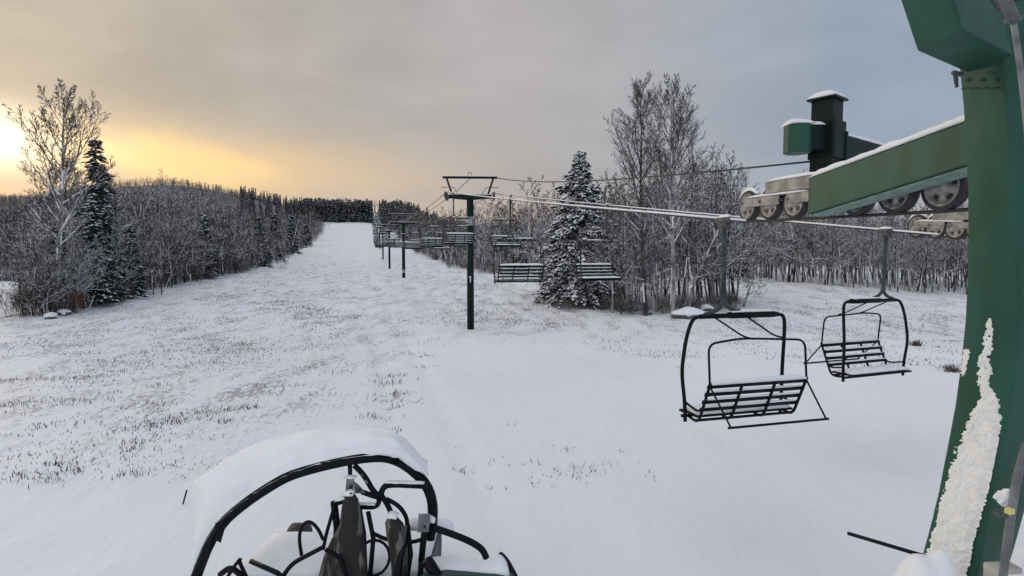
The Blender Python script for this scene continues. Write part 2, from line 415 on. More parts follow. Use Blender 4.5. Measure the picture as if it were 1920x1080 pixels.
SP_POLE = dict(segs=[9, 5, 3, 2], jit=[.05, .17, .2, .25], trop=[.02, .09, .05, 0], rmin=.011, tap=[.85, .85, .7, .4],
               sides=[6, 4, 3, 3], n=[20, 7, 4], t0=[.38, .15, .1], ang=[42, 42, 44], len=[.19, .5, .5],
               rl=[.022, .020, .018], woodlvl=0, shape=lambda t: 1.15 - .7 * t)
SP_FAR = dict(segs=[4, 3, 2, 1], jit=[.08, .2, .25, .3], trop=[.02, .08, .03, 0], rmin=.03, tap=[.8, .7, .5, .3],
              sides=[4, 3, 3, 3], n=[12, 5, 3], t0=[.2, .15, .1], ang=[48, 45, 45], len=[.38, .5, .55],
              rl=[.022, .022, .022], woodlvl=0, shape=lambda t: 1.1 - .6 * t)
SP_BUSH = dict(segs=[3, 2, 1], jit=[.12, .2, .25], trop=[.05, .05, 0], rmin=.007, tap=[.7, .6, .3], sides=[4, 3, 3], n=[7, 5], t0=[.2, .1],
               ang=[32, 38], len=[.5, .5], rl=[.012, .012], woodlvl=0, shape=lambda t: 1.1 - .6 * t)
def bare_tree_meshes(name, h, r, sp, seed, bark, twig, leanx=0, leany=0, stems=1):
    rg = random.Random(seed); a, b = MB(), MB()
    for s in range(stems):
        d = Vector((leanx, leany, 1)) if stems == 1 else Vector((rg.uniform(-.3, .3), rg.uniform(-.3, .3), 1))
        hh = h if s == 0 else h * rg.uniform(.6, .95)
        p0 = Vector((0, 0, -.4)) if s == 0 else Vector((rg.uniform(-.4, .4), rg.uniform(-.4, .4), -.3))
        grow((a, b), p0, d.normalized(), hh + .4, r * (1 if s == 0 else .8), 0, rg, sp)
    return a.mesh('trunk', [bark, m_tsnow], True), b.mesh('crown', [twig, m_tsnow])
def bush_mesh(name, h, stems, seed, m, spread=.45, leaves=0, leafm=None):
    rg = random.Random(seed); a = MB()
    for s in range(stems):
        an = rg.uniform(0, 6.28); q = rg.random() ** .5 * spread
        d = Vector((math.cos(an) * q * .6, math.sin(an) * q * .6, 1)).normalized()
        grow((a, a), Vector((math.cos(an) * q, math.sin(an) * q, -.1)), d, h * rg.uniform(.6, 1.1), .014, 0, rg, SP_BUSH)
    mats = [m, m_tsnow]
    if leaves:
        mats.append(leafm)
        for _ in range(leaves):
            an = rg.uniform(0, 6.28); q = rg.random() ** .5 * spread * 1.5; z = rg.uniform(.2, 1) * h
            c = Vector((math.cos(an) * q, math.sin(an) * q, z)); u = Vector((rg.uniform(-1, 1), rg.uniform(-1, 1), rg.uniform(-1, 1))).normalized() * .045
            v = u.orthogonal().normalized() * .03
            a.add([c - u, c - v, c + u, c + v], [(0, 1, 2, 3)], 2)
    return a.mesh('shrub', mats)
def spruce_meshes(h, rad, seed, levels, tuft, snowp, needle, base=.06, per=6, powr=.85, snowh=.09, wild=.0, lite=False, prof=None):
    rg = random.Random(seed); a, b = MB(), MB()
    tube(a, [(0, 0, -.4), (.03, 0, h * .5), (0, .02, h)], [h * .014, h * .009, .012], 6, caps=False)
    for i in range(levels):
        t = base + (1 - base) * (i + rg.random() * .7) / levels
        z = h * t; rr = rad * (1 - t) ** powr * rg.uniform(.7, 1.12) + .12
        if prof: rr = rad * min(1, (1 - t) / prof) ** .8 * rg.uniform(.6, 1.2) + .1
        nb = max(3, int(per * (1 - .4 * t))); off = rg.uniform(0, 6.28)
        for k in range(nb):
            if wild and rg.random() < wild * .35: continue
            an = off + 6.283 * k / nb + rg.uniform(-.3, .3); Lb = rr * rg.uniform(.65 - wild * .4, 1.15 + wild * .5)
            o = Vector((math.cos(an), math.sin(an), 0)); s = Vector((-o.y, o.x, 0))
            droop = rg.uniform(.25 - wild * .2, .45 + wild * .5) * (1 - .6 * t)
            nt_ = max(2, int(Lb / tuft * 1.5))
            for q in range(nt_):
                f = (q + .6) / nt_
                c = Vector((0, 0, z)) + o * Lb * f + Vector((0, 0, -droop * Lb * f * f + .12 * Lb * f))
                for sd_ in ((-1, 1, 0) if not lite else ((-1, 1) if q % 2 else (0,))):
                    if sd_ and f > .9: continue
                    c2 = c + s * sd_ * tuft * (1.1 - f) * rg.uniform(.8, 1.9)
                    c2.z += rg.uniform(-.3 - wild * .8, .3 + wild * .6) * tuft
                    u = (o * .8 + s * sd_ * .8 + Vector((0, 0, rg.uniform(-.45, -.05)))).normalized() * tuft * rg.uniform(.7, 1.15)
                    v = s * (1 if sd_ == 0 else 0) + (o if sd_ else Vector()); v = (v + Vector((0, 0, rg.uniform(-.4, .4)))).normalized() * tuft * .42
                    if rg.random() < snowp:
                        w = Vector((0, 0, snowh * rg.uniform(.5, 1.1)))
                        b.add([c2 - u * .75, c2 - v * .9, c2 + u * .75, c2 + v * .9, c2 + w], [(0, 1, 4), (1, 2, 4), (2, 3, 4), (3, 0, 4)], 1)
                    dn = Vector((0, 0, -tuft * rg.uniform(.25, .6)))
                    b.add([c2 - u, c2 - v + dn * .3, c2 + u + dn * .5, c2 + v + dn * .3, c2 + dn], [(0, 1, 2, 3)] if lite else [(0, 1, 2, 3), (0, 1, 4), (1, 2, 4), (2, 3, 4), (3, 0, 4)], 0)
    # leader
    b.add([(-.08, 0, h - .3), (.08, 0, h - .3), (0, 0, h + .25)], [(0, 1, 2)], 0)
    b.add([(0, -.08, h - .3), (0, .08, h - .3), (0, 0, h + .25)], [(0, 1, 2)], 0)
    return a.mesh('trunk', [m_bark]), b.mesh('crown', [needle, m_tsnow])
def aim_top(ms, tx, h, ty=0.0):
    """lean a tree so that the top of its trunk stands at (tx, ty)"""
    n = len(ms[0].vertices); v = np.empty(n * 3, np.float32); ms[0].vertices.foreach_get('co', v); v = v.reshape(-1, 3); k = int(np.argmax(v[:, 2]))
    dx, dy, H = tx - v[k, 0], ty - v[k, 1], v[k, 2]
    for me in ms:
        n = len(me.vertices); q = np.empty(n * 3, np.float32); me.vertices.foreach_get('co', q); q = q.reshape(-1, 3)
        f = np.clip(q[:, 2] / H, 0, 1.1); q[:, 0] += dx * f; q[:, 1] += dy * f; me.vertices.foreach_set('co', q.ravel()); me.update()
    return ms
def put_tree(name, meshes, x, y, s, rz, z=None, sz=None, **k):
    e = empty(name, (x, y, G(x, y) if z is None else z), rz, **k); e.scale = (s, s, sz or s)
    for me, nm in zip(meshes, ('trunk', 'crown')):
        o = bpy.data.objects.new(nm, me); COL.objects.link(o); o.parent = e
    return e
QUEUE = []
def want_tree(me, x, y, s, rz, **k):
    QUEUE.append((me[2] * s / max(1, math.hypot(x, y)), me, x, y, s, rz, k))
def put_mesh(name, me, x, y, s, rz, sz=None, **k):
    o = bpy.data.objects.new(name, me); COL.objects.link(o); o.location = (x, y, G(x, y)); o.rotation_euler = (0, 0, rz); o.scale = (s, s, sz or s)
    return tag(o, **k)
rg = random.Random(11)
_SNP[0] = .88
# hero trees ---------------------------------------------------------
h = hit(106, 588)
me = bare_tree_meshes('t', 15.7, .21, dict(SP_TALL, t0=[.30, .2, .15, .1], ang=[44, 34, 34, 34], len=[.19, .48, .5, .7], rmin=.013), 3, m_barkl, m_twig, .03); aim_top(me, 1.0, 15.7)
put_tree('bare_tree', me, h.x, h.y, 1, 0, label='tall pale barked leafless tree, tallest at the left edge of the wood', cat='bare tree')
h = hit(160, 560)
me = spruce_meshes(14.6, 1.9, 8, 56, .30, .30, m_needle, .12, 6, .42, .07, wild=.5)
put_tree('spruce_tree', me, h.x, h.y + 2, 1, 0, z=h.z, label='ragged dark spruce with a broken looking top beside the tall pale leafless tree', cat='spruce')
h = hit(70, 575)
me = bare_tree_meshes('t', 12.0, .15, dict(SP_TALL, n=[24, 8, 5, 4], rmin=.011, len=[.18, .48, .5, .7]), 14, m_bark, m_twig, -.08); aim_top(me, -.3, 12)
put_tree('bare_tree', me, h.x, h.y + 3, 1, 2, z=h.z, label='slender leafless tree leaning left beside the tallest pale tree', cat='bare tree')
# right clump
for px, py, top, sd_, lb, bk in ((1212, 592, 166, 21, 'tall leafless tree with fan shaped crown, left one of the two tallest in the clump', m_bark),
                                 (1262, 596, 168, 32, 'tall pale leafless tree, right one of the two tallest in the clump', m_barkl)):
    h = hit(px, py); hh = P(px, top, h.y).z - h.z
    me = bare_tree_meshes('t', hh, .17, dict(SP_TALL, n=[38, 10, 6, 4], len=[.185, .48, .5, .7]), sd_, bk, m_twig); aim_top(me, 0, hh)
    put_tree('bare_tree', me, h.x, h.y, 1, 0, label=lb, cat='bare tree')
h = hit(1085, 572); hh = P(1080, 287, h.y).z - h.z
snow_spruce = spruce_meshes(hh, 3.1, 4, 104, .30, .9, m_needle, .08, 11, .78, .13, wild=.6, prof=.62)
put_tree('spruce_tree', snow_spruce, h.x, h.y, 1, 0, label='broad spruce thick with snow standing behind the hanging chairs', cat='spruce')
# variants -------------------------------------------------------------
MID = [(*bare_tree_meshes('m', 8.6, .11, SP_MID, 40 + i, m_bark if i % 3 else m_barkl, m_twigw if i % 2 else m_twig, stems=1 + (i % 3 == 1)), 8.6) for i in range(6)]
POLE = [(*bare_tree_meshes('p', 10.5, .085, SP_POLE, 60 + i, m_bark if i % 3 else m_barkl, m_twigw if i % 2 else m_twig, leanx=(i - 2) * .03), 10.5) for i in range(6)]
SPR = [spruce_meshes(9.5, 2.2, 80 + i, 32, .42, .45, m_needle, .08, 7, .8) for i in range(3)]
_SNP[0] = .35
BUSH = [bush_mesh('b', 1.7, 16, 90 + i, (m_brush, m_twigw, m_twig)[i % 3]) for i in range(5)]
SP_BOLD = dict(SP_MID, n=[15, 7, 5, 3], rl=[.032, .027, .020, .014], t0=[.26, .15, .12, .1], ang=[58, 44, 42, 42], len=[.36, .5, .5, .6], rmin=.013)
BOLD = [(*bare_tree_meshes('b', 8.6, .12, SP_BOLD, 200 + i, m_barkl, m_twig), 8.6) for i in range(4)]
def joined(ms):
    """trunk and crown in one mesh, for copies too small to show parts"""
    V, Lp, St, To, Mi = [], [], [], [], []; mats = []; vb = 0; lb = 0
    for me in ms:
        nv, nl, nf = len(me.vertices), len(me.loops), len(me.polygons)
        v = np.empty(nv * 3, np.float32); me.vertices.foreach_get('co', v); l = np.empty(nl, np.int32); me.loops.foreach_get('vertex_index', l)
        s = np.empty(nf, np.int32); me.polygons.foreach_get('loop_start', s); t = np.empty(nf, np.int32); me.polygons.foreach_get('loop_total', t)
        mi = np.empty(nf, np.int32); me.polygons.foreach_get('material_index', mi)
        V.append(v.reshape(-1, 3)); Lp.append(l + vb); St.append(s + lb); To.append(t); Mi.append(mi + len(mats)); mats += list(me.materials)
        vb += nv; lb += nl
    return [np.concatenate(q) for q in (V, Lp, St, To, Mi)] + [mats]
def scatter_stuff(name, variants, places, **k):
    """one object made of many small trees: places = (variant, x, y, z, scale, rz)"""
    V, Lp, St, To, Mi = [], [], [], [], []; vb = lb = 0; mats = []; remap = []
    for var in variants:
        rm = []
        for m in var[5]:
            if m not in mats: mats.append(m)
            rm.append(mats.index(m))
        remap.append(np.array(rm))
    for i, x, y, z, s, rz in places:
        v, l, st, to, mi, _ = variants[i]; c, sn = math.cos(rz), math.sin(rz)
        w = np.empty_like(v); w[:, 0] = (v[:, 0] * c - v[:, 1] * sn) * s + x; w[:, 1] = (v[:, 0] * sn + v[:, 1] * c) * s + y; w[:, 2] = v[:, 2] * s + z
        V.append(w); Lp.append(l + vb); St.append(st + lb); To.append(to); Mi.append(remap[i][mi]); vb += len(v); lb += len(l)
    me = np_mesh(name, np.concatenate(V), np.concatenate(Lp), np.concatenate(St), np.concatenate(To), np.concatenate(Mi), mats)
    o = bpy.data.objects.new(name, me); COL.objects.link(o); tag(o, **k); return o
def along(edge, t):
    ls = [(edge[i + 1] - edge[i]).length for i in range(len(edge) - 1)]; T = sum(ls) * t
    for i, l in enumerate(ls):
        if T <= l: return edge[i].lerp(edge[i + 1], T / l)
        T -= l
    return edge[-1]
def topx(p):  # photo x of a point
    return 960 + FPX * p[0] / p[1]
# left wood: rows behind the edge, walked in photo x so that density follows the edge
n_ind = 0
LG = 'bare trees in the wood left of the slope'
def edge_pt(px):
    xs_ = [q[0] for q in LEFT_EDGE_PX[:12]]; ysn = [q[1] for q in LEFT_EDGE_PX[:12]]
    return hit(px, float(np.interp(px, xs_, ysn)))
for row, (back, step) in enumerate(((0.6, 13), (3.5, 14), (7.5, 14), (13, 15), (21, 16), (32, 19))):
    px = -30.0
    while px < 612:
        p = edge_pt(px + rg.uniform(-4, 4)); px += step * rg.uniform(.7, 1.3)
        near = p.y / 60
        if p.y > 260 and row > 3: continue
        x, y = p.x - back * .35 * rg.uniform(.6, 1.4) * max(1, near * .8), p.y + back * rg.uniform(.7, 1.3) * max(1, near * .6)
        if px < 44: y = 72 + back * 1.2; x = (px - 970) / FPX * y
        me = rg.choice(MID if rg.random() < .72 else POLE)
        hh = float(np.interp(p.y, [36, 60, 100, 200, 350], [6.6, 6.8, 8.2, 10, 12])) * rg.choice((.7, .78, .85, .92, 1.0, 1.25)) * rg.uniform(.9, 1.08)
        if px < 90: hh *= .8
        s = hh / (8.6 if me in MID else 10.5)
        lab = 'snow dusted leafless tree among many in the wood left of the slope'
        want_tree(me, x, y, s, rg.uniform(0, 6.28), label=lab, cat='bare tree', group=LG); n_ind += 1
BG = 'bolder white limbed trees at the edge of the left wood'
for i, px in enumerate((50, 84, 216, 236, 262, 292, 318, 352, 378, 404, 436, 462, 498, 532, 566, 592)):
    p = edge_pt(px); hh = float(np.interp(p.y, [36, 60, 100, 200, 350], [7.6, 8.0, 9.5, 12, 14])) * rg.uniform(.8, 1.12)
    want_tree(BOLD[i % 4], p.x - .8, p.y + rg.uniform(.5, 2.5), hh / 8.6, rg.uniform(0, 6), label='leafless tree with thick white limbs at the very edge of the left wood', cat='bare tree', group=BG)
x_ = (316 - 960) / FPX * 395
put_tree('bare_tree', BOLD[1], x_, 395, 1.9, 1, label='lone round crowned tree standing above the skyline of the left hill', cat='bare tree')
# snowy spruces low in the left wood
for px, back, hh in ((148, 3, 8.5), (184, 2.5, 8.2), (126, 5, 9.0), (90, 6, 7.5), (205, 5, 7), (60, 4, 6.2), (355, 8, 8.5), (505, 10, 11), (545, 6, 12), (572, 8, 12), (470, 12, 10)):
    p = edge_pt(px)
    put_tree('spruce_tree', rg.choice(SPR), p.x - back * .3, p.y + back, hh / 9.5, rg.uniform(0, 6), label='snow dusted spruce among the leafless trees left of the slope', cat='spruce', group='spruces in the left wood')
# brush along the left edge
for i in range(70):
    px = rg.uniform(40, 560); p = edge_pt(px)
    s = rg.uniform(.6, 1.15) * (1 + p.y / 170)
    me = BUSH[0] if 240 < px < 420 and rg.random() < .8 else rg.choice(BUSH)
    put_mesh('shrub', me, p.x - rg.uniform(-.5, 2.5), p.y + rg.uniform(0, 2), s, rg.uniform(0, 6), label='leafless brown shrub in the thicket at the foot of the left wood', cat='shrub', group='shrubs along the left wood')
h = hit(146, 586); rb = bush_mesh('b', 1.5, 14, 7, m_twigw, .35, 700, m_rust)
put_mesh('shrub', rb, h.x, h.y, 1, 0, label='shrub still holding rust coloured leaves at the foot of the left wood', cat='shrub')
# right side ----------------------------------------------------------------
RG_ = 'bare trees beside the lift line'
spots = []
for i in range(40):   # along the edge running up beside the lift
    p = along(RIGHT_EDGE, rg.uniform(.55, 1.0)); spots.append((p.x + rg.uniform(.3, 8), p.y + rg.uniform(0, 7), rg.uniform(7, 12)))
for i in range(40):
    p = along(RIGHT_EDGE, rg.uniform(.0, .75)); spots.append((p.x + rg.uniform(.5, 14), p.y + rg.uniform(0, 12), rg.uniform(8, 12)))
for x, y, hh in spots:
    me = rg.choice(MID if rg.random() < .6 else POLE)
    want_tree(me, x, y, hh / (8.6 if me in MID else 10.5), rg.uniform(0, 6.3), label='leafless tree in the wood right of the lift line', cat='bare tree', group=RG_)
CG = 'bare trees in the clump behind the near chairs'
for i in range(16):   # frosted saplings round the snowy spruce
    px = rg.choice((rg.uniform(1015, 1065), rg.uniform(1105, 1190))); p = hit(px, float(np.interp(px, [1015, 1190], [545, 588]))); hh = rg.uniform(3.2, 7.5)
    want_tree(rg.choice(MID), p.x, p.y + rg.uniform(0, 2), hh / 8.6, rg.uniform(0, 6), label='low frosted leafless tree crowding the foot of the snowy spruce', cat='bare tree', group='low trees around the snowy spruce')
for i, px in enumerate((1150, 1176, 1238, 1292, 1318, 1352)):
    p = hit(px, 588 if px < 1300 else 580)
    want_tree(BOLD[(i + 1) % 4], p.x, p.y + rg.uniform(0, 1.5), rg.uniform(.85, 1.2), rg.uniform(0, 6), label='leafless tree with thick white limbs in the clump behind the near chairs', cat='bare tree', group='white limbed trees in the clump')
for i in range(58):    # the clump around the tallest trees
    px = rg.uniform(1120, 1385); py = rg.uniform(570, 594) if px < 1300 else rg.uniform(560, 582)
    p = hit(px, py); y = p.y + rg.uniform(0, 9); hh = rg.uniform(7, 12.5) if px > 1180 else rg.uniform(5.5, 9)
    x = (px - 960) / FPX * y
    me = rg.choice(POLE if rg.random() < .65 else MID)
    want_tree(me, x, y, hh / (10.5 if me in POLE else 8.6), rg.uniform(0, 6.3), label='thin leafless tree in the clump behind the near chairs', cat='bare tree', group=CG)
for px, py, hh in ((1330, 585, 12.5), (1372, 578, 12.2), (1300, 588, 13.8)):
    p = hit(px, py); me = POLE[(px // 10) % 6]
    want_tree(me, p.x, p.y + 3, hh / 10.5, px, label='leafless tree of middling height right of the two tallest', cat='bare tree', group='middle height bare trees in the clump')
h = hit(1392, 575); me = bare_tree_meshes('t', 5.6, .09, SP_MID, 77, m_barkl, m_twig, .14)
put_tree('bare_tree', me, h.x, h.y, 1, 0, label='small pale birch leaning right beside the wheel assembly', cat='bare tree')
FG = 'bare trees across the flat snowfield'
for row, (back, step) in enumerate(((1, 12), (4, 12), (8, 12), (13, 13), (20, 14))):
    px = 1385.0
    while px < 1840:
        py = float(np.interp(px, [1395, 1500, 1650, 1815, 1960], [520, 533, 546, 555, 562]))
        p = hit(px, py); px += step * rg.uniform(.6, 1.4); y = p.y + back * rg.uniform(.6, 1.4); x = (px - 960) / FPX * y
        me = rg.choice(POLE if rg.random() < .7 else MID); hh = rg.uniform(8.5, 12.5)
        if 1500 < px: hh = rg.uniform(7, 9.5)
        want_tree(me, x, y, hh / (10.5 if me in POLE else 8.6), rg.uniform(0, 6.3), label='slender leafless tree in the row across the flat snowfield', cat='bare tree', group=FG); n_ind += 1
for px, back, hh in ((1478, 14, 9), (985, 26, 8)):
    p = hit(px, 531 if px > 1300 else 528)
    put_tree('spruce_tree', rg.choice(SPR), p.x, p.y + back, hh / 9.5, 1, label='spruce among the slender bare trees across the snowfield' if px > 1300 else 'small spruce among the leafless trees right of tower one', cat='spruce')
for i in range(46):
    px = rg.uniform(1050, 1390); p = hit(px, float(np.interp(px, [1050, 1100, 1200, 1390], [556, 574, 592, 574])) + rg.uniform(-4, 2))
    put_mesh('shrub', rg.choice(BUSH), p.x, p.y, rg.uniform(.45, .9), rg.uniform(0, 6), label='leafless shrub at the foot of the clump behind the near chairs', cat='shrub', group='shrubs around the clump')
for i in range(26):
    p = along(RIGHT_EDGE, rg.uniform(.2, .98))
    put_mesh('shrub', rg.choice(BUSH), p.x + rg.uniform(-.5, 2), p.y, rg.uniform(.6, 1.1) * (1 + p.y / 250), rg.uniform(0, 6), label='leafless shrub on the edge of the wood right of the lift line', cat='shrub', group='shrubs beside the lift line')
# far woods as one mass each ------------------------------------------------
_SNP[0] = .5
FARV = [joined(bare_tree_meshes('f', 10, .11, SP_FAR, 120 + i, m_bark, m_twig if i % 2 else m_twigw, stems=1 + i % 2)) for i in range(6)]
_SNP[0] = .88
FSPR = [joined(spruce_meshes(12, 2.0, 140 + i, 24, .62, .30, m_needle2, .05, 6, 1.05, .14, lite=True)) for i in range(4)]
pl = []; sp_ = []
for _ in range(60000):
    y = rg.uniform(62, 600); x = rg.uniform(-640, 330)
    px = topx((x, y))
    if px < -60 or px > 1900: continue
    if px < 46 and y < 70: continue
    left = x < float(lx(min(y, LEFT_EDGE[-1].y))) - 6
    lif_ = -2.5 - .262 * (y - 34)
    if y > 385: left = x < lif_ - 7
    right = (x > float(rx(y)) + 7) if y < 330 else x > lif_ + 7
    if px > 1390 and y < 84: continue
    if px > 1040 and y < 66: continue
    if not (left or right): continue
    if right and px > 1400 and rg.random() < .5: continue
    dens = 1.0 if y < 200 else .62
    z = G(x, y); kk = vnoise(np.array(x * .02 + 5), np.array(y * .02))
    ridge = y > 380 and px > 455
    if ridge or (kk > .40 and y > 230 and px > 430) or (px <= 455 and y > 300 and rg.random() < .30):
        if rg.random() < .5: sp_.append((rg.randrange(4), x, y, z - .3, rg.uniform(.7, 1.1) * (.85 if px > 455 else .45), rg.uniform(0, 6.28)))
    elif rg.random() < dens * (.34 if y < 300 else .62):
        pl.append((rg.randrange(6), x, y, z, rg.uniform(.75, 1.15) * ((1.0 if y < 300 else .58) if left else 1.25 if y < 170 and px < 1420 else .9), rg.uniform(0, 6.28)))
pl = pl[:6500]; sp_ = sp_[:2600]
QUEUE.sort(key=lambda q: -q[0])
for q in QUEUE[:288]: put_tree('bare_tree', q[1], q[2], q[3], q[4], q[5], **q[6])
for q in QUEUE[288:]: pl.append((rg.randrange(6), q[2], q[3], G(q[2], q[3]), q[4] * q[1][2] / 10, q[5]))
scatter_stuff('far_bare_wood', FARV, pl, label='grey mass of leafless trees covering the far hillsides', cat='wood', kind='stuff')
# the edge block of dark spruces at the top of the slope
SG = 'dark spruces at the top of the slope'
k = 0
for _ in range(400):
    px = rg.uniform(572, 700); y = rg.uniform(372, 412)
    x = (px - 960) / FPX * y
    if px > 696 - (y - 372) * .1 + 4: continue
    me = FSPR[k % 4]; k += 1
    sp_.append((rg.randrange(4), x, y, G(x, y) - .3, rg.uniform(.85, 1.2), rg.uniform(0, 6)))
for _ in range(160):
    y = rg.uniform(330, 470); lif_ = 960 - 250; px = rg.uniform(716, 790); x = (px - 960) / FPX * y
    sp_.append((rg.randrange(4), x, y, G(x, y) - .3, rg.uniform(.75, 1.1), rg.uniform(0, 6)))
scatter_stuff('far_spruce_wood', FSPR, sp_, label='dark mass of spruces along the ridge at the top of the slope', cat='wood', kind='stuff')

# ------------------------------------------------------------------ rocks and logs
def rock(px, py, s, label, seed, snowy=.5, d=None):
    h = hit(px, py); rr = random.Random(seed); import bmesh
    bm = bmesh.new(); bmesh.ops.create_icosphere(bm, subdivisions=3, radius=1)
    for v in bm.verts:
        n = v.co.copy(); q = 1 + .35 * float(vnoise(np.array(n.x * 1.6 + seed), np.array(n.y * 1.6 + n.z * 1.3 + seed * 3)))
        v.co = Vector((n.x * s[0], n.y * s[1], n.z * s[2])) * q
    bm.faces.ensure_lookup_table()
    for f in bm.faces: f.smooth = True
    me = bpy.data.meshes.new('boulder'); bm.to_mesh(me); me.materials.append(m_rock)
    o = bpy.data.objects.new('boulder', me); COL.objects.link(o); o.location = (h.x, h.y, h.z + s[2] * .25); tag(o, label, 'boulder')
    bm2 = bmesh.new(); bm2.from_mesh(me)
    dele = [f for f in bm2.faces if f.normal.z < snowy]
    bmesh.ops.delete(bm2, geom=dele, context='FACES')
    for v in bm2.verts: v.co = v.co + Vector((v.co.x * .03, v.co.y * .03, .05 + .02 * rr.random()))
    m2 = bpy.data.meshes.new('snow_cap'); bm2.to_mesh(m2); m2.materials.append(m_snow)
    for f in m2.polygons: f.use_smooth = True
    c = bpy.data.objects.new('snow_cap', m2); COL.objects.link(c); c.parent = o
    sm = c.modifiers.new('thickness', 'SOLIDIFY'); sm.thickness = .08; sm.offset = -1
    bm.free(); bm2.free()
rock(1183, 583, (.62, .45, .38), 'dark boulder capped with snow at the foot of the clump, left of the two', 3, .55)
rock(1290, 594, (1.15, .7, .45), 'wide boulder buried in snow at the foot of the tall pale tree', 5, -.1)
rock(1325, 583, (.5, .4, .35), 'small boulder under snow behind the wide buried one', 8, .1)
rock(1215, 590, (.3, .3, .2), 'small snow capped stone between the boulders', 9, .3)
rock(120, 590, (.5, .4, .3), 'snow covered stone beside the rust leaved shrub', 12, .1)
rock(95, 597, (.4, .4, .28), 'snow covered stone left of the rust leaved shrub', 13, .0)
h = hit(190, 560); a = P(188, 560, h.y); b = P(212, 569, h.y - .5); b.z = G(b.x, b.y) + .15; a.z = G(a.x, a.y) + .45
mb = MB(); tube(mb, [a, (a + b) / 2, b], [.10, .12, .12], 9); lg = mb.obj('log', m_bark, None, True); tag(lg, 'short log capped with snow lying at the edge of the left wood', 'log')
mb = MB(); snow_strip(mb, a + Vector((0, 0, .09)), b + Vector((0, 0, .11)), .2, .12, 6, seed=4); s_ = mb.obj('snow_cap', m_snow, lg, True)

# ------------------------------------------------------------------ grass through the snow
gb = MB()
def blades(x, y, n, sx, sy, hmin, hmax, ang=0, wid=.008):
    c, s_ = math.cos(ang), math.sin(ang)
    u = rs.randn(n) * sx; v = rs.randn(n) * sy; X_ = x + u * c - v * s_; Y_ = y + u * s_ + v * c
    z = gz(X_, Y_) - .02; hh = (hmin + (hmax - hmin) * rs.rand(n)) * (.6 + .4 * rs.rand(n)); a_ = rs.rand(n) * 6.28
    lx_, ly_ = (.1 + .35 * rs.randn(n)) * hh, .3 * rs.randn(n) * hh; w = wid * (1 + Y_ / 22); ca, sa = np.cos(a_) * w, np.sin(a_) * w
    V = np.stack([np.stack([X_ - ca, Y_ - sa, z], 1), np.stack([X_ + ca, Y_ + sa, z], 1),
                  np.stack([X_ + lx_ * .5 + ca * .7, Y_ + ly_ * .5 + sa * .7, z + hh * .6], 1), np.stack([X_ + lx_, Y_ + ly_, z + hh], 1)], 1)
    for q in V[Y_ > 2].tolist(): gb.add(q, [(0, 1, 2, 3)], 1 if rg.random() < .35 else 0)
# clumps seen in the photograph (x, y, spread across, blades)
CL = [(300, 797, .30, 150), (345, 785, .35, 150), (375, 775, .2, 60), (240, 845, .12, 40), (262, 830, .15, 34), (300, 822, .3, 60), (430, 768, .25, 90), (470, 765, .15, 50),
      (425, 790, .2, 50), (375, 820, .2, 24), (35, 900, .3, 60), (85, 903, .2, 40), (125, 885, .15, 60), (110, 872, .12, 24), (245, 893, .15, 36), (262, 885, .1, 16),
      (310, 757, .2, 50), (300, 725, .3, 60), (200, 738, .18, 24), (135, 755, .35, 70), (155, 752, .2, 40), (70, 712, .35, 70), (5, 715, .2, 60), (115, 710, .25, 50),
      (175, 706, .4, 110), (215, 715, .3, 40), (30, 760, .3, 60), (105, 800, .2, 24), (105, 690, .2, 30), (150, 664, .3, 50), (330, 646, .4, 60), (215, 672, .3, 40), (490, 655, .3, 50),
      (610, 607, .5, 90), (745, 630, .2, 30), (765, 663, .2, 40), (800, 668, .15, 36), (795, 690, .15, 36), (735, 705, .25, 70), (728, 722, .25, 110), (740, 740, .22, 110), (730, 755, .2, 60),
      (770, 755, .2, 40), (735, 768, .15, 30), (700, 780, .2, 50), (520, 725, .3, 50), (515, 738, .2, 30), (600, 635, .4, 50), (740, 805, .08, 14), (745, 812, .05, 8), (862, 883, .06, 10), (885, 890, .06, 8),
      (530, 858, .1, 10), (1060, 845, .08, 8), (1100, 880, .25, 34), (1085, 890, .15, 16), (1140, 870, .1, 8), (1170, 850, .06, 7), (990, 870, .1, 6), (910, 920, .1, 6), (960, 800, .1, 5),
      (1130, 645, .3, 40), (1160, 657, .35, 80), (1215, 668, .35, 50), (1250, 662, .5, 100), (1290, 670, .3, 40), (1050, 605, .6, 40), (1000, 600, .5, 30),
      (1500, 600, .6, 50), (1450, 612, .5, 40), (1730, 615, .5, 60), (1690, 612, .6, 50), (1755, 600, .5, 50), (1780, 640, .3, 60), (1770, 660, .35, 60), (1660, 640, .3, 24),
      (1775, 690, .18, 60), (1790, 695, .15, 60), (1765, 652, .15, 30), (1640, 605, .5, 40), (830, 595, .5, 40), (560, 690, .3, 30), (640, 700, .4, 30), (600, 740, .3, 30), (660, 760, .2, 20), (690, 845, .1, 8)]
for px, py, s, n in CL:
    p = hit(px, py); blades(p.x, p.y, int(n * .8), s * (1 + p.y / 25) * .85, s * .5 * (1 + p.y / 30), .04, .20, rg.uniform(-.2, .5), .0065)
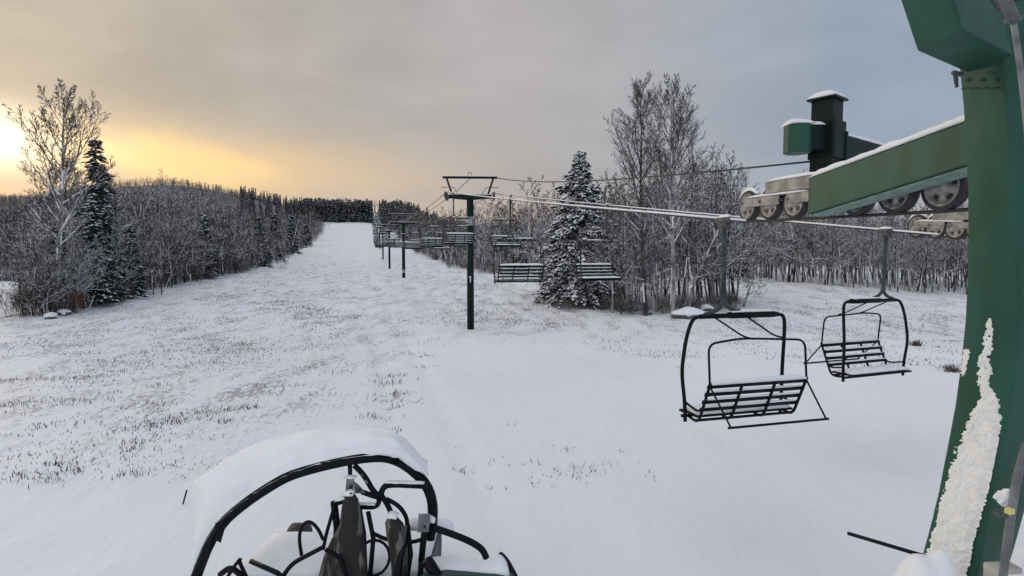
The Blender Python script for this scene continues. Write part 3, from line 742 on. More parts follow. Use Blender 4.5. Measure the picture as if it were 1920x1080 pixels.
# thin scatter: left meadow, then the rougher snow beyond
def field(n, px0, px1, py0, py1, k, hm, gate=.06):
    for _ in range(n):
        px, py = rg.uniform(px0, px1), rg.uniform(py0, py1); p = hit(px, py)
        q = float(vnoise(np.array((p.x + .25 * p.y) * .5 + 40), np.array(p.y * .22))) + .5 * float(vnoise(np.array(p.x * 1.3), np.array(p.y * 1.3)))
        if q < gate: continue
        blades(p.x, p.y, rg.randint(3, k), .16 * (1 + p.y / 20), .10 * (1 + p.y / 40), .05, hm, .1)
field(520, 0, 560, 605, 905, 7, .12)
field(2000, 0, 640, 530, 700, 8, .14, .05)
field(1300, 380, 680, 495, 600, 9, .18, .02)
field(1200, 740, 1130, 510, 610, 9, .16, .0)
field(800, 1130, 1800, 560, 690, 9, .15, .03)
field(160, 560, 830, 590, 800, 8, .14, .08)
field(90, 560, 1250, 780, 920, 5, .12, .1)
gr = gb.obj('dead_grass', [m_grass, m_grass2]); tag(gr, 'dead grass stalks poking through the snow', 'grass', kind='stuff')
# two denser tussocks at the right
for px, py, n, lb in ((1716, 648, 150, 'brown grass tussock in the snow right of the farther near chair'), (1785, 697, 110, 'brown grass tussock beside the green mast')):
    h = hit(px, py); keep = gb; gb = MB(); blades(h.x, h.y, n, .13, .1, .15, .42, 0, .006); o = gb.obj('grass_tussock', [m_twigw, mat('tawny_grass', (.20, .13, .075), .9)]); tag(o, lb, 'grass tussock'); gb = keep
# stick in the snow by the vehicle
h = hit(343, 945); mb = MB(); tube(mb, [h, h + Vector((.06, .02, .22))], [.012, .014], 6); tag(mb.obj('stick', m_bark), 'short dark stick poking out of the snow left of the roll cage', 'stick')

# ------------------------------------------------------------------ chairs
CX, HW = .29, .81
def chair_parts():
    out = {}
    mb = MB()      # hanger
    tube(mb, fillet([(0, 0, 0), (.0, 0, -.5), (.01, 0, -1.12)], .2), [.036] * 7, 8)
    tube(mb, fillet([(.008, 0, -1.0), (-.01, 0, -1.24), (-.30, 0, -1.33)], .16), .030, 8)
    tube(mb, fillet([(.012, 0, -1.0), (.05, 0, -1.24), (.42, 0, -1.315)], .16), .030, 8)
    out['hanger'] = (mb, m_hanger)
    mb = MB()
    box(mb, (0, 0, .02), (.07, .30, .08)); box(mb, (0, 0, -.05), (.09, .16, .10))
    out['grip'] = (mb, m_dsteel)
    mb = MB()
    tube(mb, [(CX - .66, 0, -1.35), (CX + .66, 0, -1.35)], .036, 8)
    box(mb, (CX + .20, 0, -1.345), (.76, .085, .085))
    for s in (-1, 1):
        tube(mb, fillet([(CX + s * .6, 0, -1.35), (CX + s * .78, .0, -1.36), (CX + s * .84, .06, -1.65), (CX + s * .87, .12, -2.15), (CX + s * .83, .08, -2.62), (CX + s * .82, .08, -2.88)], .17, 5), .027, 8)
        tube(mb, fillet([(CX + s * .82, .09, -2.60), (CX + s * .80, -.18, -2.66), (CX + s * .78, -.30, -2.62)], .06), .018, 6)
    out['frame'] = (mb, m_black)
    mb = MB()      # seat slats and the J shaped ribs
    for y in (-.14, -.02, .10, .22): box(mb, (CX, y, -2.74 - .02 * (y > .15)), (HW * 2, .085, .03))
    tube(mb, [(CX - HW - .06, .10, -2.80), (CX + HW + .06, .10, -2.80)], .024, 8)
    tube(mb, [(CX - HW, -.16, -2.80), (CX + HW, -.16, -2.80)], .020, 8)
    out['seat'] = (mb, m_black)
    mb = MB()
    for k in range(4):
        f = k / 3; y = -.25 - .17 * f; z = -2.62 + .36 * f
        hexa(mb, [(CX - HW, y - .012, z - .030), (CX + HW, y - .012, z - .030), (CX + HW, y + .014, z - .023), (CX - HW, y + .014, z - .023),
                  (CX - HW, y - .036, z + .026), (CX + HW, y - .036, z + .026), (CX + HW, y - .010, z + .029), (CX - HW, y - .010, z + .029)])
    for x in (-HW + .02, -.27, .27, HW - .02):
        tube(mb, fillet([(CX + x, .06, -2.79), (CX + x, -.20, -2.83), (CX + x, -.46, -2.21)], .13, 5), .021, 7)
    out['backrest'] = (mb, m_black)
    mb = MB()      # safety bar, lifted back, with its foot rest
    hy, hz = -.45, -2.25
    for s in (-1, 1): tube(mb, [(CX + s * (HW - .02), hy, hz), (CX + s * (HW - .06), -.86, -2.70)], .013, 6)
    tube(mb, [(CX - HW + .02, -.86, -2.70), (CX + HW - .02, -.86, -2.70)], .017, 7)
    tube(mb, fillet([(CX - HW + .02, hy, hz), (CX - HW + .02, -.40, -1.68), (CX - .25, -.36, -1.63), (CX + .15, -.36, -1.65), (CX + HW - .02, -.40, -1.68), (CX + HW - .02, hy, hz)], .13, 5), .016, 7)
    for x0, x1 in ((-.42, -.14), (.12, .36)):
        tube(mb, fillet([(CX + x0, 0, -1.37), (CX + x1 - .05, -.34, -1.61), (CX + x1 + .10, -.37, -1.645)], .08), .013, 6)
    out['safety_bar'] = (mb, m_black)
    mb = MB(); snow_strip(mb, (CX - HW + .02, .035, -2.722), (CX + HW - .02, .035, -2.722), .40, .06, 18, 8, seed=3)
    out['seat_snow'] = (mb, m_snow)
    mb = MB(); snow_strip(mb, (CX - HW + .04, -.452, -2.232), (CX + HW - .04, -.452, -2.232), .035, .07, 16, seed=9)
    for k in range(3):
        f = k / 3; y = -.25 - .17 * f; z = -2.62 + .36 * f
        snow_strip(mb, (CX - HW + .05, y - .02, z + .028), (CX + HW - .05, y - .02, z + .028), .02, .024, 12, seed=12 + k)
    out['backrest_snow'] = (mb, m_snow)
    mb = MB(); snow_strip(mb, (CX - .16, 0, -1.302), (CX + .56, 0, -1.302), .06, .035, 8, seed=5)
    out['frame_snow'] = (mb, m_snow)
    mb = MB(); snow_strip(mb, (0, -.14, .06), (0, .14, .06), .05, .05, 4, seed=6)
    out['grip_snow'] = (mb, m_snow)
    return out
CP = {k: v[0].mesh(k, [v[1]], True) for k, v in chair_parts().items()}
m_frost_lit = mat('frosted_lit_steel', (.022, .025, .028), .7, scale=14, col2=(.22, .23, .25), lo=.50, hi=.68, spec=.2)  # frost mottling on a lit, paler copy of the backlit black frame steel
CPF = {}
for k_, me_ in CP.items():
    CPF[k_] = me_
    if k_ in ('frame', 'safety_bar', 'hanger'): CPF[k_] = me_.copy(); CPF[k_].materials[0] = m_frost_lit
def chair(p, rz, near, **k):
    e = empty('lift_chair', p, rz, **k)
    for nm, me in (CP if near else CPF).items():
        o = bpy.data.objects.new(nm, me); COL.objects.link(o); o.parent = e
    return e
# ------------------------------------------------------------------ lift line geometry
TW = []            # towers: (x, y, ground z, top z)
for px, py, d, h_ in ((882, 620, 34, 8.15), (757, 522, 74, 7.3), (730.5, 505, 105, 7.2), (718.5, 488, 150, 7.2), (712.5, None, 205, 8), (709, None, 265, 9), (706.5, None, 330, 9), (705, None, 400, 9), (704, None, 480, 9)):
    x = (px - 960) / FPX * d; TW.append((x, d, G(x, d), h_))
def line_dir(i):
    a = TW[max(i - 1, 0)]; b = TW[min(i + 1, len(TW) - 1)]
    if i == 0: a, b = (3.6, 7.2), TW[1]
    v = Vector((b[0] - a[0], b[1] - a[1], 0)).normalized(); return v
GA = 1.72
def ropept(i, side):
    x, y, g, h_ = TW[i]; v = line_dir(i); s = Vector((v.y, -v.x, 0))
    w = 1.42 if i == 0 else GA
    return Vector((x, y, g + h_)) + s * side * w + Vector((0, 0, .12))
ropeL = [P(2060, 372, 3.6), P(1772, 396, 4.78), P(1400, 416, 7.6)] + [ropept(i, -1) for i in range(len(TW))]
ropeR = [P(1960, 440, 8.1), P(1812, 446, 9.7), P(1712, 437, 10.6)] + [ropept(i, 1) for i in range(len(TW))]
def sagged(pts, first=2):
    out = list(pts[:first])
    for i in range(first, len(pts) - 1):
        a, b = pts[i], pts[i + 1]; Ls = (b - a).length; n = 16
        sg = min(1.6, (Ls ** 2) / 2600.) * (0.18 if i == first else 1)
        for k in range(n): f = k / n; q = a.lerp(b, f); q.z -= 4 * sg * f * (1 - f); out.append(q)
    out.append(pts[-1]); return out
RL, RR_ = sagged(ropeL), sagged(ropeR)
def at_y(path, y):
    for a, b in zip(path[:-1], path[1:]):
        if a.y <= y <= b.y: f = (y - a.y) / (b.y - a.y); v = (b - a).normalized(); return a.lerp(b, f), v
ropes = empty('haul_rope', (0, 0, 0), label='long steel haul rope carrying the chairs up and down the slope', cat='cable')
for path in (RL, RR_):
    mb = MB(); tube(mb, path, [.016 + .00012 * q.y for q in path], 7); mb.obj('rope', m_rope, ropes, True)
    mb = MB(); near = [q + Vector((0, 0, .022)) for q in path if 7.5 < q.y < 34]
    tube(mb, near, [.020] * len(near), 7); mb.obj('snow', m_snow, ropes, True)
ORD = ['first', 'second', 'third', 'fourth', 'fifth', 'sixth', 'seventh', 'eighth', 'ninth', 'tenth', 'eleventh', 'twelfth']
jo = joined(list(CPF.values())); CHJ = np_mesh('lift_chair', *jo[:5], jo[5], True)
for path, ysl, side, turn in ((RL, [8.06, 19.5, 31.2], 'left', 0), (RR_, [11.1, 21.4, 31.4], 'right', math.pi)):
    y = ysl[-1] + 10.2
    while y < 300: ysl.append(y); y += 10.2
    for i, y in enumerate(ysl):
        p, v = at_y(path, y); rz = math.atan2(-v.x, v.y) + turn; p = p + Vector((0, 0, -.03))
        if i == 0: lb = 'nearest empty lift chair, seen from behind with its slatted back to the camera' if side == 'left' else 'empty lift chair facing the camera beside the green mast'
        elif i == 1: lb = 'empty lift chair seen from behind just right of tower one' if side == 'left' else 'empty lift chair hanging in front of the snowy spruce'
        elif i == 2: lb = 'empty lift chair passing tower one with its snowy seat across the mast' if side == 'left' else 'small snowy lift chair above and behind the chair right of tower one'
        elif i < 9: lb = '%s chair counted uphill on the %s rope, beyond tower one' % (ORD[i], side)
        else: lb = 'tiny far lift chair high up the line on the %s rope' % side
        gp = 'chairs hanging from the haul rope' if i < 9 else 'far chairs on the %s rope' % side
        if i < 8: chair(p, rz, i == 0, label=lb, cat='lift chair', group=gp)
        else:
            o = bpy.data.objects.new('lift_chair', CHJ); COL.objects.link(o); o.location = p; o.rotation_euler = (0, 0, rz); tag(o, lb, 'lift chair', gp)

# ------------------------------------------------------------------ sheave wheel
def wheel_mesh(dia, wid=.085):
    mb = MB(); r = dia / 2; n = 28
    def ring(prof, m):
        b = len(mb.v)
        for i in range(n):
            a = 2 * math.pi * i / n
            for (q, w) in prof: mb.v.append((w, math.cos(a) * q, math.sin(a) * q))
        k = len(prof)
        for i in range(n):
            for j in range(k - 1):
                p0 = b + i * k + j; p1 = b + ((i + 1) % n) * k + j
                mb.f.append((p0, p1, p1 + 1, p0 + 1)); mb.m.append(m)
    h_ = wid / 2
    ring([(r * .80, -h_), (r * .97, -h_), (r, -h_ * .6), (r, -h_ * .3), (r * .95, 0), (r, h_ * .3), (r, h_ * .6), (r * .97, h_), (r * .80, h_)], 0)
    ring([(r * .80, -h_ * .98), (r * .74, -h_ * 1.0), (r * .70, -h_ * .5), (r * .34, -h_ * .35), (r * .30, -h_ * 1.1), (r * .16, -h_ * 1.25), (0.001, -h_ * 1.25)], 1)
    ring([(r * .80, h_ * .98), (r * .74, h_ * 1.0), (r * .70, h_ * .5), (r * .34, h_ * .35), (r * .30, h_ * 1.1), (r * .16, h_ * 1.25), (0.001, h_ * 1.25)], 1)
    for i in range(5):       # dark patches on the web, painting in the shade of openings
        a = 2 * math.pi * i / 5 + .3
        for sd_ in (-1, 1):
            b = [(sd_ * h_ * .62, math.cos(a + da) * r * q, math.sin(a + da) * r * q) for da, q in ((-.28, .44), (.28, .44), (.22, .62), (-.22, .62))]
            mb.add(b, [(0, 1, 2, 3)], 0)
    return mb.mesh('sheave', [m_rubber, m_rim], True)
WB = wheel_mesh(.41); WS = wheel_mesh(.40, .09)
def wheel(parent, p, dirv, me, scale=1, snowcap=False):
    o = bpy.data.objects.new('sheave', me); COL.objects.link(o); o.parent = parent; o.location = p
    o.rotation_euler = (0, 0, math.atan2(-dirv.x, dirv.y)); o.scale = (scale,) * 3
    return o

# ------------------------------------------------------------------ lift towers up the slope
NUMW = ['one', 'two', 'three', 'four', 'five', 'six', 'seven', 'eight', 'nine']
for i, (x, y, g, h_) in enumerate(TW):
    v = line_dir(i); rz = math.atan2(-v.x, v.y)
    if i == 0: rz = 0.05
    desc = {0: 'green steel lift tower marked 1, nearest on the slope', 1: 'second lift tower up the slope, dark mast with a pale band near its foot', 2: 'third lift tower up the slope, thin dark mast', 3: 'fourth lift tower up the slope, thin dark mast left of the third'}.get(i, '%s lift tower up the slope, tiny near the top of the cut' % ['', '', '', '', 'fifth', 'sixth', 'seventh', 'eighth', 'ninth'][i])
    T = empty('lift_tower', (x, y, g), rz, label=desc, cat='lift tower', group='towers of the chairlift')
    mr = .215 if i < 2 else .2
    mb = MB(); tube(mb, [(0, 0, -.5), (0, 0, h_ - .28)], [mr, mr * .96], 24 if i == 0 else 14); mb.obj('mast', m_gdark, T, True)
    ga = 1.42 if i == 0 else GA
    mb = MB()
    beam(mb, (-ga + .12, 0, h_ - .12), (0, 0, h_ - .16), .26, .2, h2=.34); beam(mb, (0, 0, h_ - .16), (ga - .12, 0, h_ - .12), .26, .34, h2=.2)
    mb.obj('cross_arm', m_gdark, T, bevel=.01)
    mb = MB()
    for s in (-1, 1): beam(mb, (s * (ga - .35), 0, h_ - .02), (s * (ga - .02), 0, h_ + .98), .11, .11)
    beam(mb, (-ga - .22, 0, h_ + 1.02), (ga + .22, 0, h_ + 1.02), .12, .12)
    for s in (-1, 1): beam(mb, (s * (ga + .17), 0, h_ + .98), (s * (ga + .17), 0, h_ + .72), .05, .05)
    tube(mb, [Vector(q) for q in arc((0, 0, h_ + 1.2), .12, -1.57, 4.71, 10)], .018, 5)
    mb.obj('lifting_frame', m_black, T)
    if i < 4:
        mb = MB()
        for s in (-1, 1):
            tube(mb, fillet([(s * (ga + .3), -.25, h_ + .40), (s * (ga - .45), -.25, h_ + .42), (s * (ga - .68), -.25, h_ + .0)], .15), .02, 6)
        mb.obj('hand_rail', m_dsteel, T, True)
    mb = MB(); snow_strip(mb, (-ga + .15, 0, h_ - .015), (ga - .15, 0, h_ - .015), .2, .07, 10, seed=i); snow_strip(mb, (-ga - .2, 0, h_ + 1.085), (ga + .2, 0, h_ + 1.085), .08, .04, 10, seed=i + 5)
    mb.obj('snow', m_snow, T, True)
    for s in (-1, 1):
        mb = MB()
        for dx in (-.07, .07): box(mb, (s * ga + dx, 0, h_ - .16), (.02, 1.9, .12))
        for yy in (-.45, .45): box(mb, (s * ga, yy, h_ - .26), (.12, .5, .10))
        tr = mb.obj('sheave_assembly', m_dsteel, T)
        if i < 4:
            for yy in (-.85, -.43, 0, .43, .85): wheel(tr, Vector((s * ga, yy, h_ - .10)), Vector((0, 1, 0)), WS, .95)
            mb = MB(); snow_strip(mb, (s * ga, -.9, h_ + .07), (s * ga, .9, h_ + .07), .14, .05, 8, seed=3 + i); mb.obj('snow', m_snow, tr, True)
    if i == 0:
        zz = P(883, 523, y).z - g
        mb = MB(); w = .15
        def cyl(u, z): a_ = u / (mr + .006); return (math.sin(a_) * (mr + .006), -math.cos(a_) * (mr + .006), z)
        b0 = [(-.03, -.19), (.035, -.19), (.035, .19), (-.02, .19)]
        mb.add([cyl(u, zz + z) for u, z in b0], [(0, 1, 2, 3)])
        mb.add([cyl(u, zz + z) for u, z in [(-.09, .09), (-.055, .06), (-.02, .12), (-.02, .19)]], [(0, 1, 2, 3)])
        mb.add([cyl(u, zz + z) for u, z in [(-.08, -.19), (.085, -.19), (.085, -.15), (-.08, -.15)]], [(0, 1, 2, 3)]) if False else None
        mb.obj('tower_number', m_white, T)
    if i < 2:
        zc = (P(883, 415, y).z - g) if i == 0 else .85
        mb = MB(); tube(mb, [(0, 0, zc - (.26 if i == 0 else .22)), (0, 0, zc + (.26 if i == 0 else .22))], mr + .008, 20, caps=False)
        mb.obj('pale_band', mat('faded_band', (.36, .38, .38), .6, var=.3, scale=6), T, True)
# signal cable
T1 = TW[0]; cb = []
a = Vector((T1[0] + 1.62, T1[1], T1[2] + T1[3] + 1.0)); b = P(1518, 303, 7.6)
for k in range(21): f = k / 20; q = a.lerp(b, f); q.z -= .25 * 4 * f * (1 - f); cb.append(q)
mb = MB(); tube(mb, cb, [.030 - .016 * k / 20 for k in range(21)], 6); tag(mb.obj('signal_cable', m_rope, None, True), 'thin dark cable from the top of tower one to the green column', 'cable')
cb = []
for i in range(3):
    a = Vector((TW[i][0], TW[i][1], TW[i][2] + TW[i][3] + .95)); b = Vector((TW[i + 1][0], TW[i + 1][1], TW[i + 1][2] + TW[i + 1][3] + .95))
    for k in range(10): f = k / 10; q = a.lerp(b, f); q.z -= .9 * 4 * f * (1 - f); cb.append(q)
mb = MB(); tube(mb, cb, .022, 5); tag(mb.obj('signal_cable', m_rope, None, True), 'thin cable running uphill from the top middle of tower one', 'cable')

# ------------------------------------------------------------------ near steelwork with its wheels
S = empty('lift_terminal_frame', P(1830, 1040, 3.6), label='big green steel mast, arms and rope wheels filling the right edge', cat='lift frame')
def par(o):
    o.parent = S; o.matrix_parent_inverse = Matrix.Translation(-S.location); return o
def sub(o, p):
    o.parent = p; return o
# mast: a bent box section
ML = [(1786, 40), (1797, 130), (1804, 200), (1808, 270), (1812, 350), (1813, 430), (1812, 520), (1808, 600), (1800, 680), (1789, 760), (1774, 840), (1758, 920), (1741, 990), (1718, 1075), (1700, 1140)]
MR_ = [(1866, 40), (1876, 130), (1886, 200), (1893, 270), (1901, 350), (1908, 430), (1911, 520), (1910, 600), (1902, 680), (1889, 760), (1873, 840), (1857, 920), (1843, 990), (1822, 1075), (1802, 1140)]
mb = MB(); rings = []
for (ax_, ay_), (bx_, by_) in zip(ML, MR_):
    A = P(ax_, ay_, 3.72); B = P(bx_, by_, 3.42); z = A.z; B.z = z
    v = (B - A); nrm = Vector((-v.y, v.x, 0)).normalized(); 
    if nrm.y < 0: nrm = -nrm
    rings.append((A, B, B + nrm * .36, A + nrm * .36))
# rounded corners
def roundring(r_, rad=.022, n=3):
    out = []
    for i in range(4):
        p = r_[i]; a = (r_[i - 1] - p).normalized(); b = (r_[(i + 1) % 4] - p).normalized()
        for k in range(n + 1):
            t = k / n; out.append((p + a * rad) * (1 - t) ** 2 + p * 2 * t * (1 - t) + (p + b * rad) * t * t)
    return out
rr = [roundring(q) for q in rings]
dense = []
for i in range(len(rr) - 1):
    for k in range(3): dense.append([a.lerp(b, k / 3) for a, b in zip(rr[i], rr[i + 1])])
dense.append(rr[-1]); n = len(dense[0])
for q in dense: mb.v.extend([tuple(w) for w in q])
for i in range(len(dense) - 1):
    for j in range(n): a = i * n + j; b = i * n + (j + 1) % n; mb.f.append((a, a + n, b + n, b)); mb.m.append(0)
mb.f.append(tuple(range(n))); mb.m.append(0); mb.f.append(tuple(range((len(dense) - 1) * n, len(dense) * n))[::-1]); mb.m.append(0)
mast = par(mb.obj('mast', m_green, None, True)); mast.data.polygons[-1].use_smooth = False
# snow frozen on the mast face
def mast_face(px, py, off):
    """point on the camera side face of the mast at a photo pixel"""
    l = np.interp(py, [q[1] for q in ML], [q[0] for q in ML]); r = np.interp(py, [q[1] for q in MR_], [q[0] for q in MR_])
    f = (px - l) / (r - l); d = 3.72 + (3.42 - 3.72) * f
    return P(px, py, d - off)
PL = [(590, 1856, 1864), (610, 1851, 1868), (635, 1849, 1870), (655, 1844, 1866), (680, 1838, 1864), (700, 1838, 1868), (725, 1836, 1862), (745, 1838, 1878), (765, 1826, 1880), (790, 1818, 1882),
      (815, 1802, 1880), (850, 1790, 1874), (880, 1780, 1868), (910, 1766, 1860), (950, 1757, 1850), (990, 1746, 1838), (1030, 1734, 1828), (1075, 1722, 1816), (1120, 1708, 1806)]
def patch(rows, seed, step=1.6, depth=.019):
    mb = MB(); y0, y1 = rows[0][0], rows[-1][0]; ny_ = int((y1 - y0) / step); nx_ = 54; g = {}
    for i in range(ny_ + 1):
        py = y0 + (y1 - y0) * i / ny_
        l = np.interp(py, [q[0] for q in rows], [q[1] for q in rows]); r = np.interp(py, [q[0] for q in rows], [q[2] for q in rows])
        l += -7 + float(vnoise(np.array(py * .13 + seed), np.array(.5))) * 9 + float(vnoise(np.array(py * .45), np.array(seed * 2.))) * 5
        r += -4 + float(vnoise(np.array(py * .13 + seed + 30), np.array(2.5))) * 7 + float(vnoise(np.array(py * .5 + 9), np.array(seed * 2.))) * 5
        lm = np.interp(py, [q[1] for q in ML], [q[0] for q in ML]); rm = np.interp(py, [q[1] for q in MR_], [q[0] for q in MR_])
        l = max(l, lm + 2.5); r = min(max(r, l + 2), rm - 3)
        for j in range(nx_ + 1):
            f = j / nx_; px = l + (r - l) * f
            e = min(f, 1 - f) * 2; bump = float(vnoise(np.array(px * .16), np.array(py * .16))) + .7 * float(vnoise(np.array(px * .42), np.array(py * .42)))
            top = min(1, i * .12, (ny_ - i) * .3 + .3)
            off = max(-.006, depth * top * (min(1, e * 2.6) * .85 + .50 * (bump - .85)))
            p = mast_face(px, py, off); mb.v.append(tuple(p))
    w = nx_ + 1
    for i in range(ny_):
        for j in range(nx_): a = i * w + j; mb.f.append((a, a + w, a + w + 1, a + 1)); mb.m.append(0)
    return mb
par(patch(PL, 3).obj('frozen_snow', m_crust, None, True))
par(patch([(652, 1813, 1819), (662, 1809, 1824), (680, 1807, 1822), (690, 1806, 1818), (706, 1807, 1810)], 8, 1.2, .02).obj('frozen_snow', m_crust, None, True))
for k_, py in enumerate((168, 172)):
    pass
mb = MB()
for py in (166,):
    l = np.interp(py, [q[1] for q in ML], [q[0] for q in ML]); r2 = np.interp(py, [q[1] for q in MR_], [q[0] for q in MR_])
    tube(mb, [mast_face(l + (r2 - l) * f, py + 1.2 * math.sin(f * 30), .002) for f in [.02 + .96 * i / 24 for i in range(25)]], .0045, 6)
par(mb.obj('weld_seam', m_green, None, True))
for fx, py in ((.18, 150), (.5, 150), (.82, 150)):
    l = np.interp(py, [q[1] for q in ML], [q[0] for q in ML]); r2 = np.interp(py, [q[1] for q in MR_], [q[0] for q in MR_])
    mb = MB(); tube(mb, [mast_face(l + (r2 - l) * fx, py, -.002), mast_face(l + (r2 - l) * fx, py, .014)], .011, 6); par(mb.obj('bolt', m_dsteel))
# head beam over the mast
mb = MB()
lo_ = [P(1720, 95, 3.30), P(1803, 52, 2.97), P(1900, 104, 3.36), P(1822, 142, 3.72)]
hi_ = [P(1672, -50, 3.16), P(1778, -50, 2.93), P(1875, 0, 3.30), P(1800, 20, 3.7)]
zlow = sum(p.z for p in lo_) / 4
for p in lo_: p.z = p.z * .1 + zlow * .9
lean = hi_[0] - lo_[0]; lean = lean * (.6 / lean.z)
hi_ = [p + lean for p in lo_]
hexa(mb, lo_ + hi_); par(mb.obj('head_beam', m_green, None, bevel=.012))
# dark arm and snow ledge behind it, running off to the right
mb = MB(); a, b = P(1850, 58, 3.9), P(2010, 130, 4.7); beam(mb, a, b, .3, .36); par(mb.obj('side_arm', m_gdark, None, bevel=.01))
mb = MB(); hexa(mb, [P(1862, 88, 3.45), P(1925, 128, 3.5), P(1925, 118, 3.9), P(1862, 80, 3.9), P(1858, 66, 3.45), P(1925, 108, 3.5), P(1925, 104, 3.9), P(1862, 62, 3.9)]); par(mb.obj('snow', m_snow, None, bevel=.02))
# conduit on the mast
cond = MB(); tube(cond, [P(1872, -30, 2.75), P(1902, 40, 2.78)], .026, 12); tube(cond, fillet([P(1898, 30, 2.78), P(1908, 90, 2.80), P(1921, 190, 2.84), P(1930, 300, 2.85)], .3), .014, 10)
box(cond, P(1900, 36, 2.78), (.05, .05, .02))
par(cond.obj('conduit', m_steel, None, True))
mb = MB(); tube(mb, [P(1862, -8, 2.9), P(1880, 18, 2.9)], .02, 8); par(mb.obj('clamp', m_dsteel, None))
mb = MB(); tube(mb, fillet([P(1925, 830, 3.0), P(1905, 900, 3.0), P(1893, 985, 3.0), P(1880, 1085, 3.0)], .2), .020, 12); par(mb.obj('lower_conduit', m_steel, None, True))
mb = MB(); box(mb, P(1893, 958, 2.96), (.035, .03, .028), rz=.3); par(mb.obj('yellow_tag', m_yellow))
mb = MB(); box(mb, P(1885, 962, 3.02), (.10, .04, .03)); par(mb.obj('clamp', m_dsteel))
import bmesh
def blob(name, c, s, seed, m, parent=None, sub_=4, amp=.3):
    bm = bmesh.new(); bmesh.ops.create_icosphere(bm, subdivisions=sub_, radius=1)
    for v in bm.verts:
        n_ = v.co.copy(); q = 1 + amp * float(vnoise(np.array(n_.x * 1.9 + seed), np.array(n_.y * 1.9 + n_.z * 2.1 + seed * 3)))
        v.co = Vector((n_.x * s[0], n_.y * s[1], n_.z * s[2])) * q + Vector(c)
    me = bpy.data.meshes.new(name); bm.to_mesh(me); bm.free(); me.materials.append(m)
    for f in me.polygons: f.use_smooth = True
    o = bpy.data.objects.new(name, me); COL.objects.link(o)
    if parent: o.parent = parent
    return o
par(blob('snow', P(1882, 934, 3.08), (.036, .05, .05), 5, m_snow, None, 4, 1.1))
# hook bolt left of the head beam
mb = MB(); tube(mb, [P(1786, 136, 3.6), P(1804, 140, 3.6)], .014, 8); tube(mb, [P(1791, 138, 3.6), P(1794, 164, 3.6)], [.014, .010], 8); par(mb.obj('hook_bolt', m_dsteel))
# long beam over the near wheels
mb = MB()
a0, a1 = P(1508, 335, 6.05), P(1514, 402, 6.05); b0, b1 = P(1812, 226, 4.15), P(1812, 309, 4.15)
ext = 1.16
def exl(a, b): return a + (b - a) * ext
a0.x, a0.y = a1.x, a1.y; b0.x, b0.y = b1.x, b1.y
b0, b1 = exl(a0, b0), exl(a1, b1)
v = (b1 - a1); v.z = 0; nrm = Vector((-v.y, v.x, 0)).normalized()
if nrm.x < 0: nrm = -nrm
W_ = .19
hexa(mb, [a1, b1, b1 + nrm * W_, a1 + nrm * W_, a0, b0, b0 + nrm * W_, a0 + nrm * W_][0:8])
par(mb.obj('long_beam', m_green, None, bevel=.008))
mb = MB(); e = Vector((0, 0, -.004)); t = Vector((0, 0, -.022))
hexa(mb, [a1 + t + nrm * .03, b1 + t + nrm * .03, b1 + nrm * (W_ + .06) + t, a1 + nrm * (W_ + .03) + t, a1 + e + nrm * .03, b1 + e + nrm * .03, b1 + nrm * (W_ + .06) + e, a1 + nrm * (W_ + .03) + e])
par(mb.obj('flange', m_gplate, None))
mb = MB(); u = Vector((0, 0, .004)); snow_strip(mb, a0 + nrm * W_ / 2 + u, b0 + nrm * W_ / 2 + u, W_ - .01, .075, 40, seed=21); par(mb.obj('snow', m_snow, None, True))
# column behind the end of the beam
cp = P(1548, 300, 7.4); rzc = R(38)
def colbox(mb, cx, z0, z1, w, d, dx=0, dy=0, m=0):
    q = Matrix.Rotation(rzc, 3, 'Z') @ Vector((dx, dy, 0)); box(mb, (cp.x + q.x, cp.y + q.y, (z0 + z1) / 2), (w, d, z1 - z0), m, rzc)
zt = P(1548, 190, 7.4).z; zb = P(1548, 330, 7.4).z; zm0 = P(1548, 292, 7.4).z; zm1 = P(1548, 232, 7.4).z
mb = MB(); colbox(mb, 0, zb - .2, zt, .30, .27)
colbox(mb, 0, zt, zt + .02, .40, .36)
par(mb.obj('column', m_gdark, None, bevel=.006))
mb = MB(); colbox(mb, 0, zm0 - .05, zm1 + .02, .34, .33, .02, .0); par(mb.obj('collar', m_gdark, None, bevel=.006))
mb = MB(); q0 = Vector((cp.x, cp.y, (zm0 + zm1) / 2)); lft = P(1495, 262, 7.3); mb2 = MB()
beam(mb2, Vector((cp.x - .08, cp.y - .02, q0.z)), Vector((lft.x + .05, lft.y, q0.z)), .20, .31); par(mb2.obj('bracket', m_gdark, None, bevel=.006))
mb2 = MB(); r_ = .165
c_ = [Vector((lft.x + math.cos(R(22.5 + 45 * k)) * r_, lft.y + math.sin(R(22.5 + 45 * k)) * r_, 0)) for k in range(8)]
z0, z1 = P(1494, 288, 7.3).z, P(1494, 236, 7.3).z
mb2.add([(p.x, p.y, z0) for p in c_] + [(p.x, p.y, z1) for p in c_], [tuple(range(8))[::-1], tuple(range(8, 16))] + [(k, (k + 1) % 8, 8 + (k + 1) % 8, 8 + k) for k in range(8)])
par(mb2.obj('motor_box', m_green, None, bevel=.01))
mb = MB()
def cap(c, rx_, ry_, h_, rz=0, over=.0):
    q = Matrix.Rotation(rz, 3, 'Z'); d_ = q @ Vector((rx_, 0, 0)); snow_strip(mb, Vector(c) - d_, Vector(c) + d_, ry_ * 2, h_, 8, 8, seed=int(h_ * 1000) + 3)
cap((cp.x, cp.y, zt + .024), .20, .17, .085, rzc); cap((lft.x, lft.y, z1 + .004), .15, .14, .075); cap(((cp.x + lft.x) / 2, (cp.y + lft.y) / 2, z1 + .004), .12, .10, .06)
par(mb.obj('snow', m_snow, None, True))
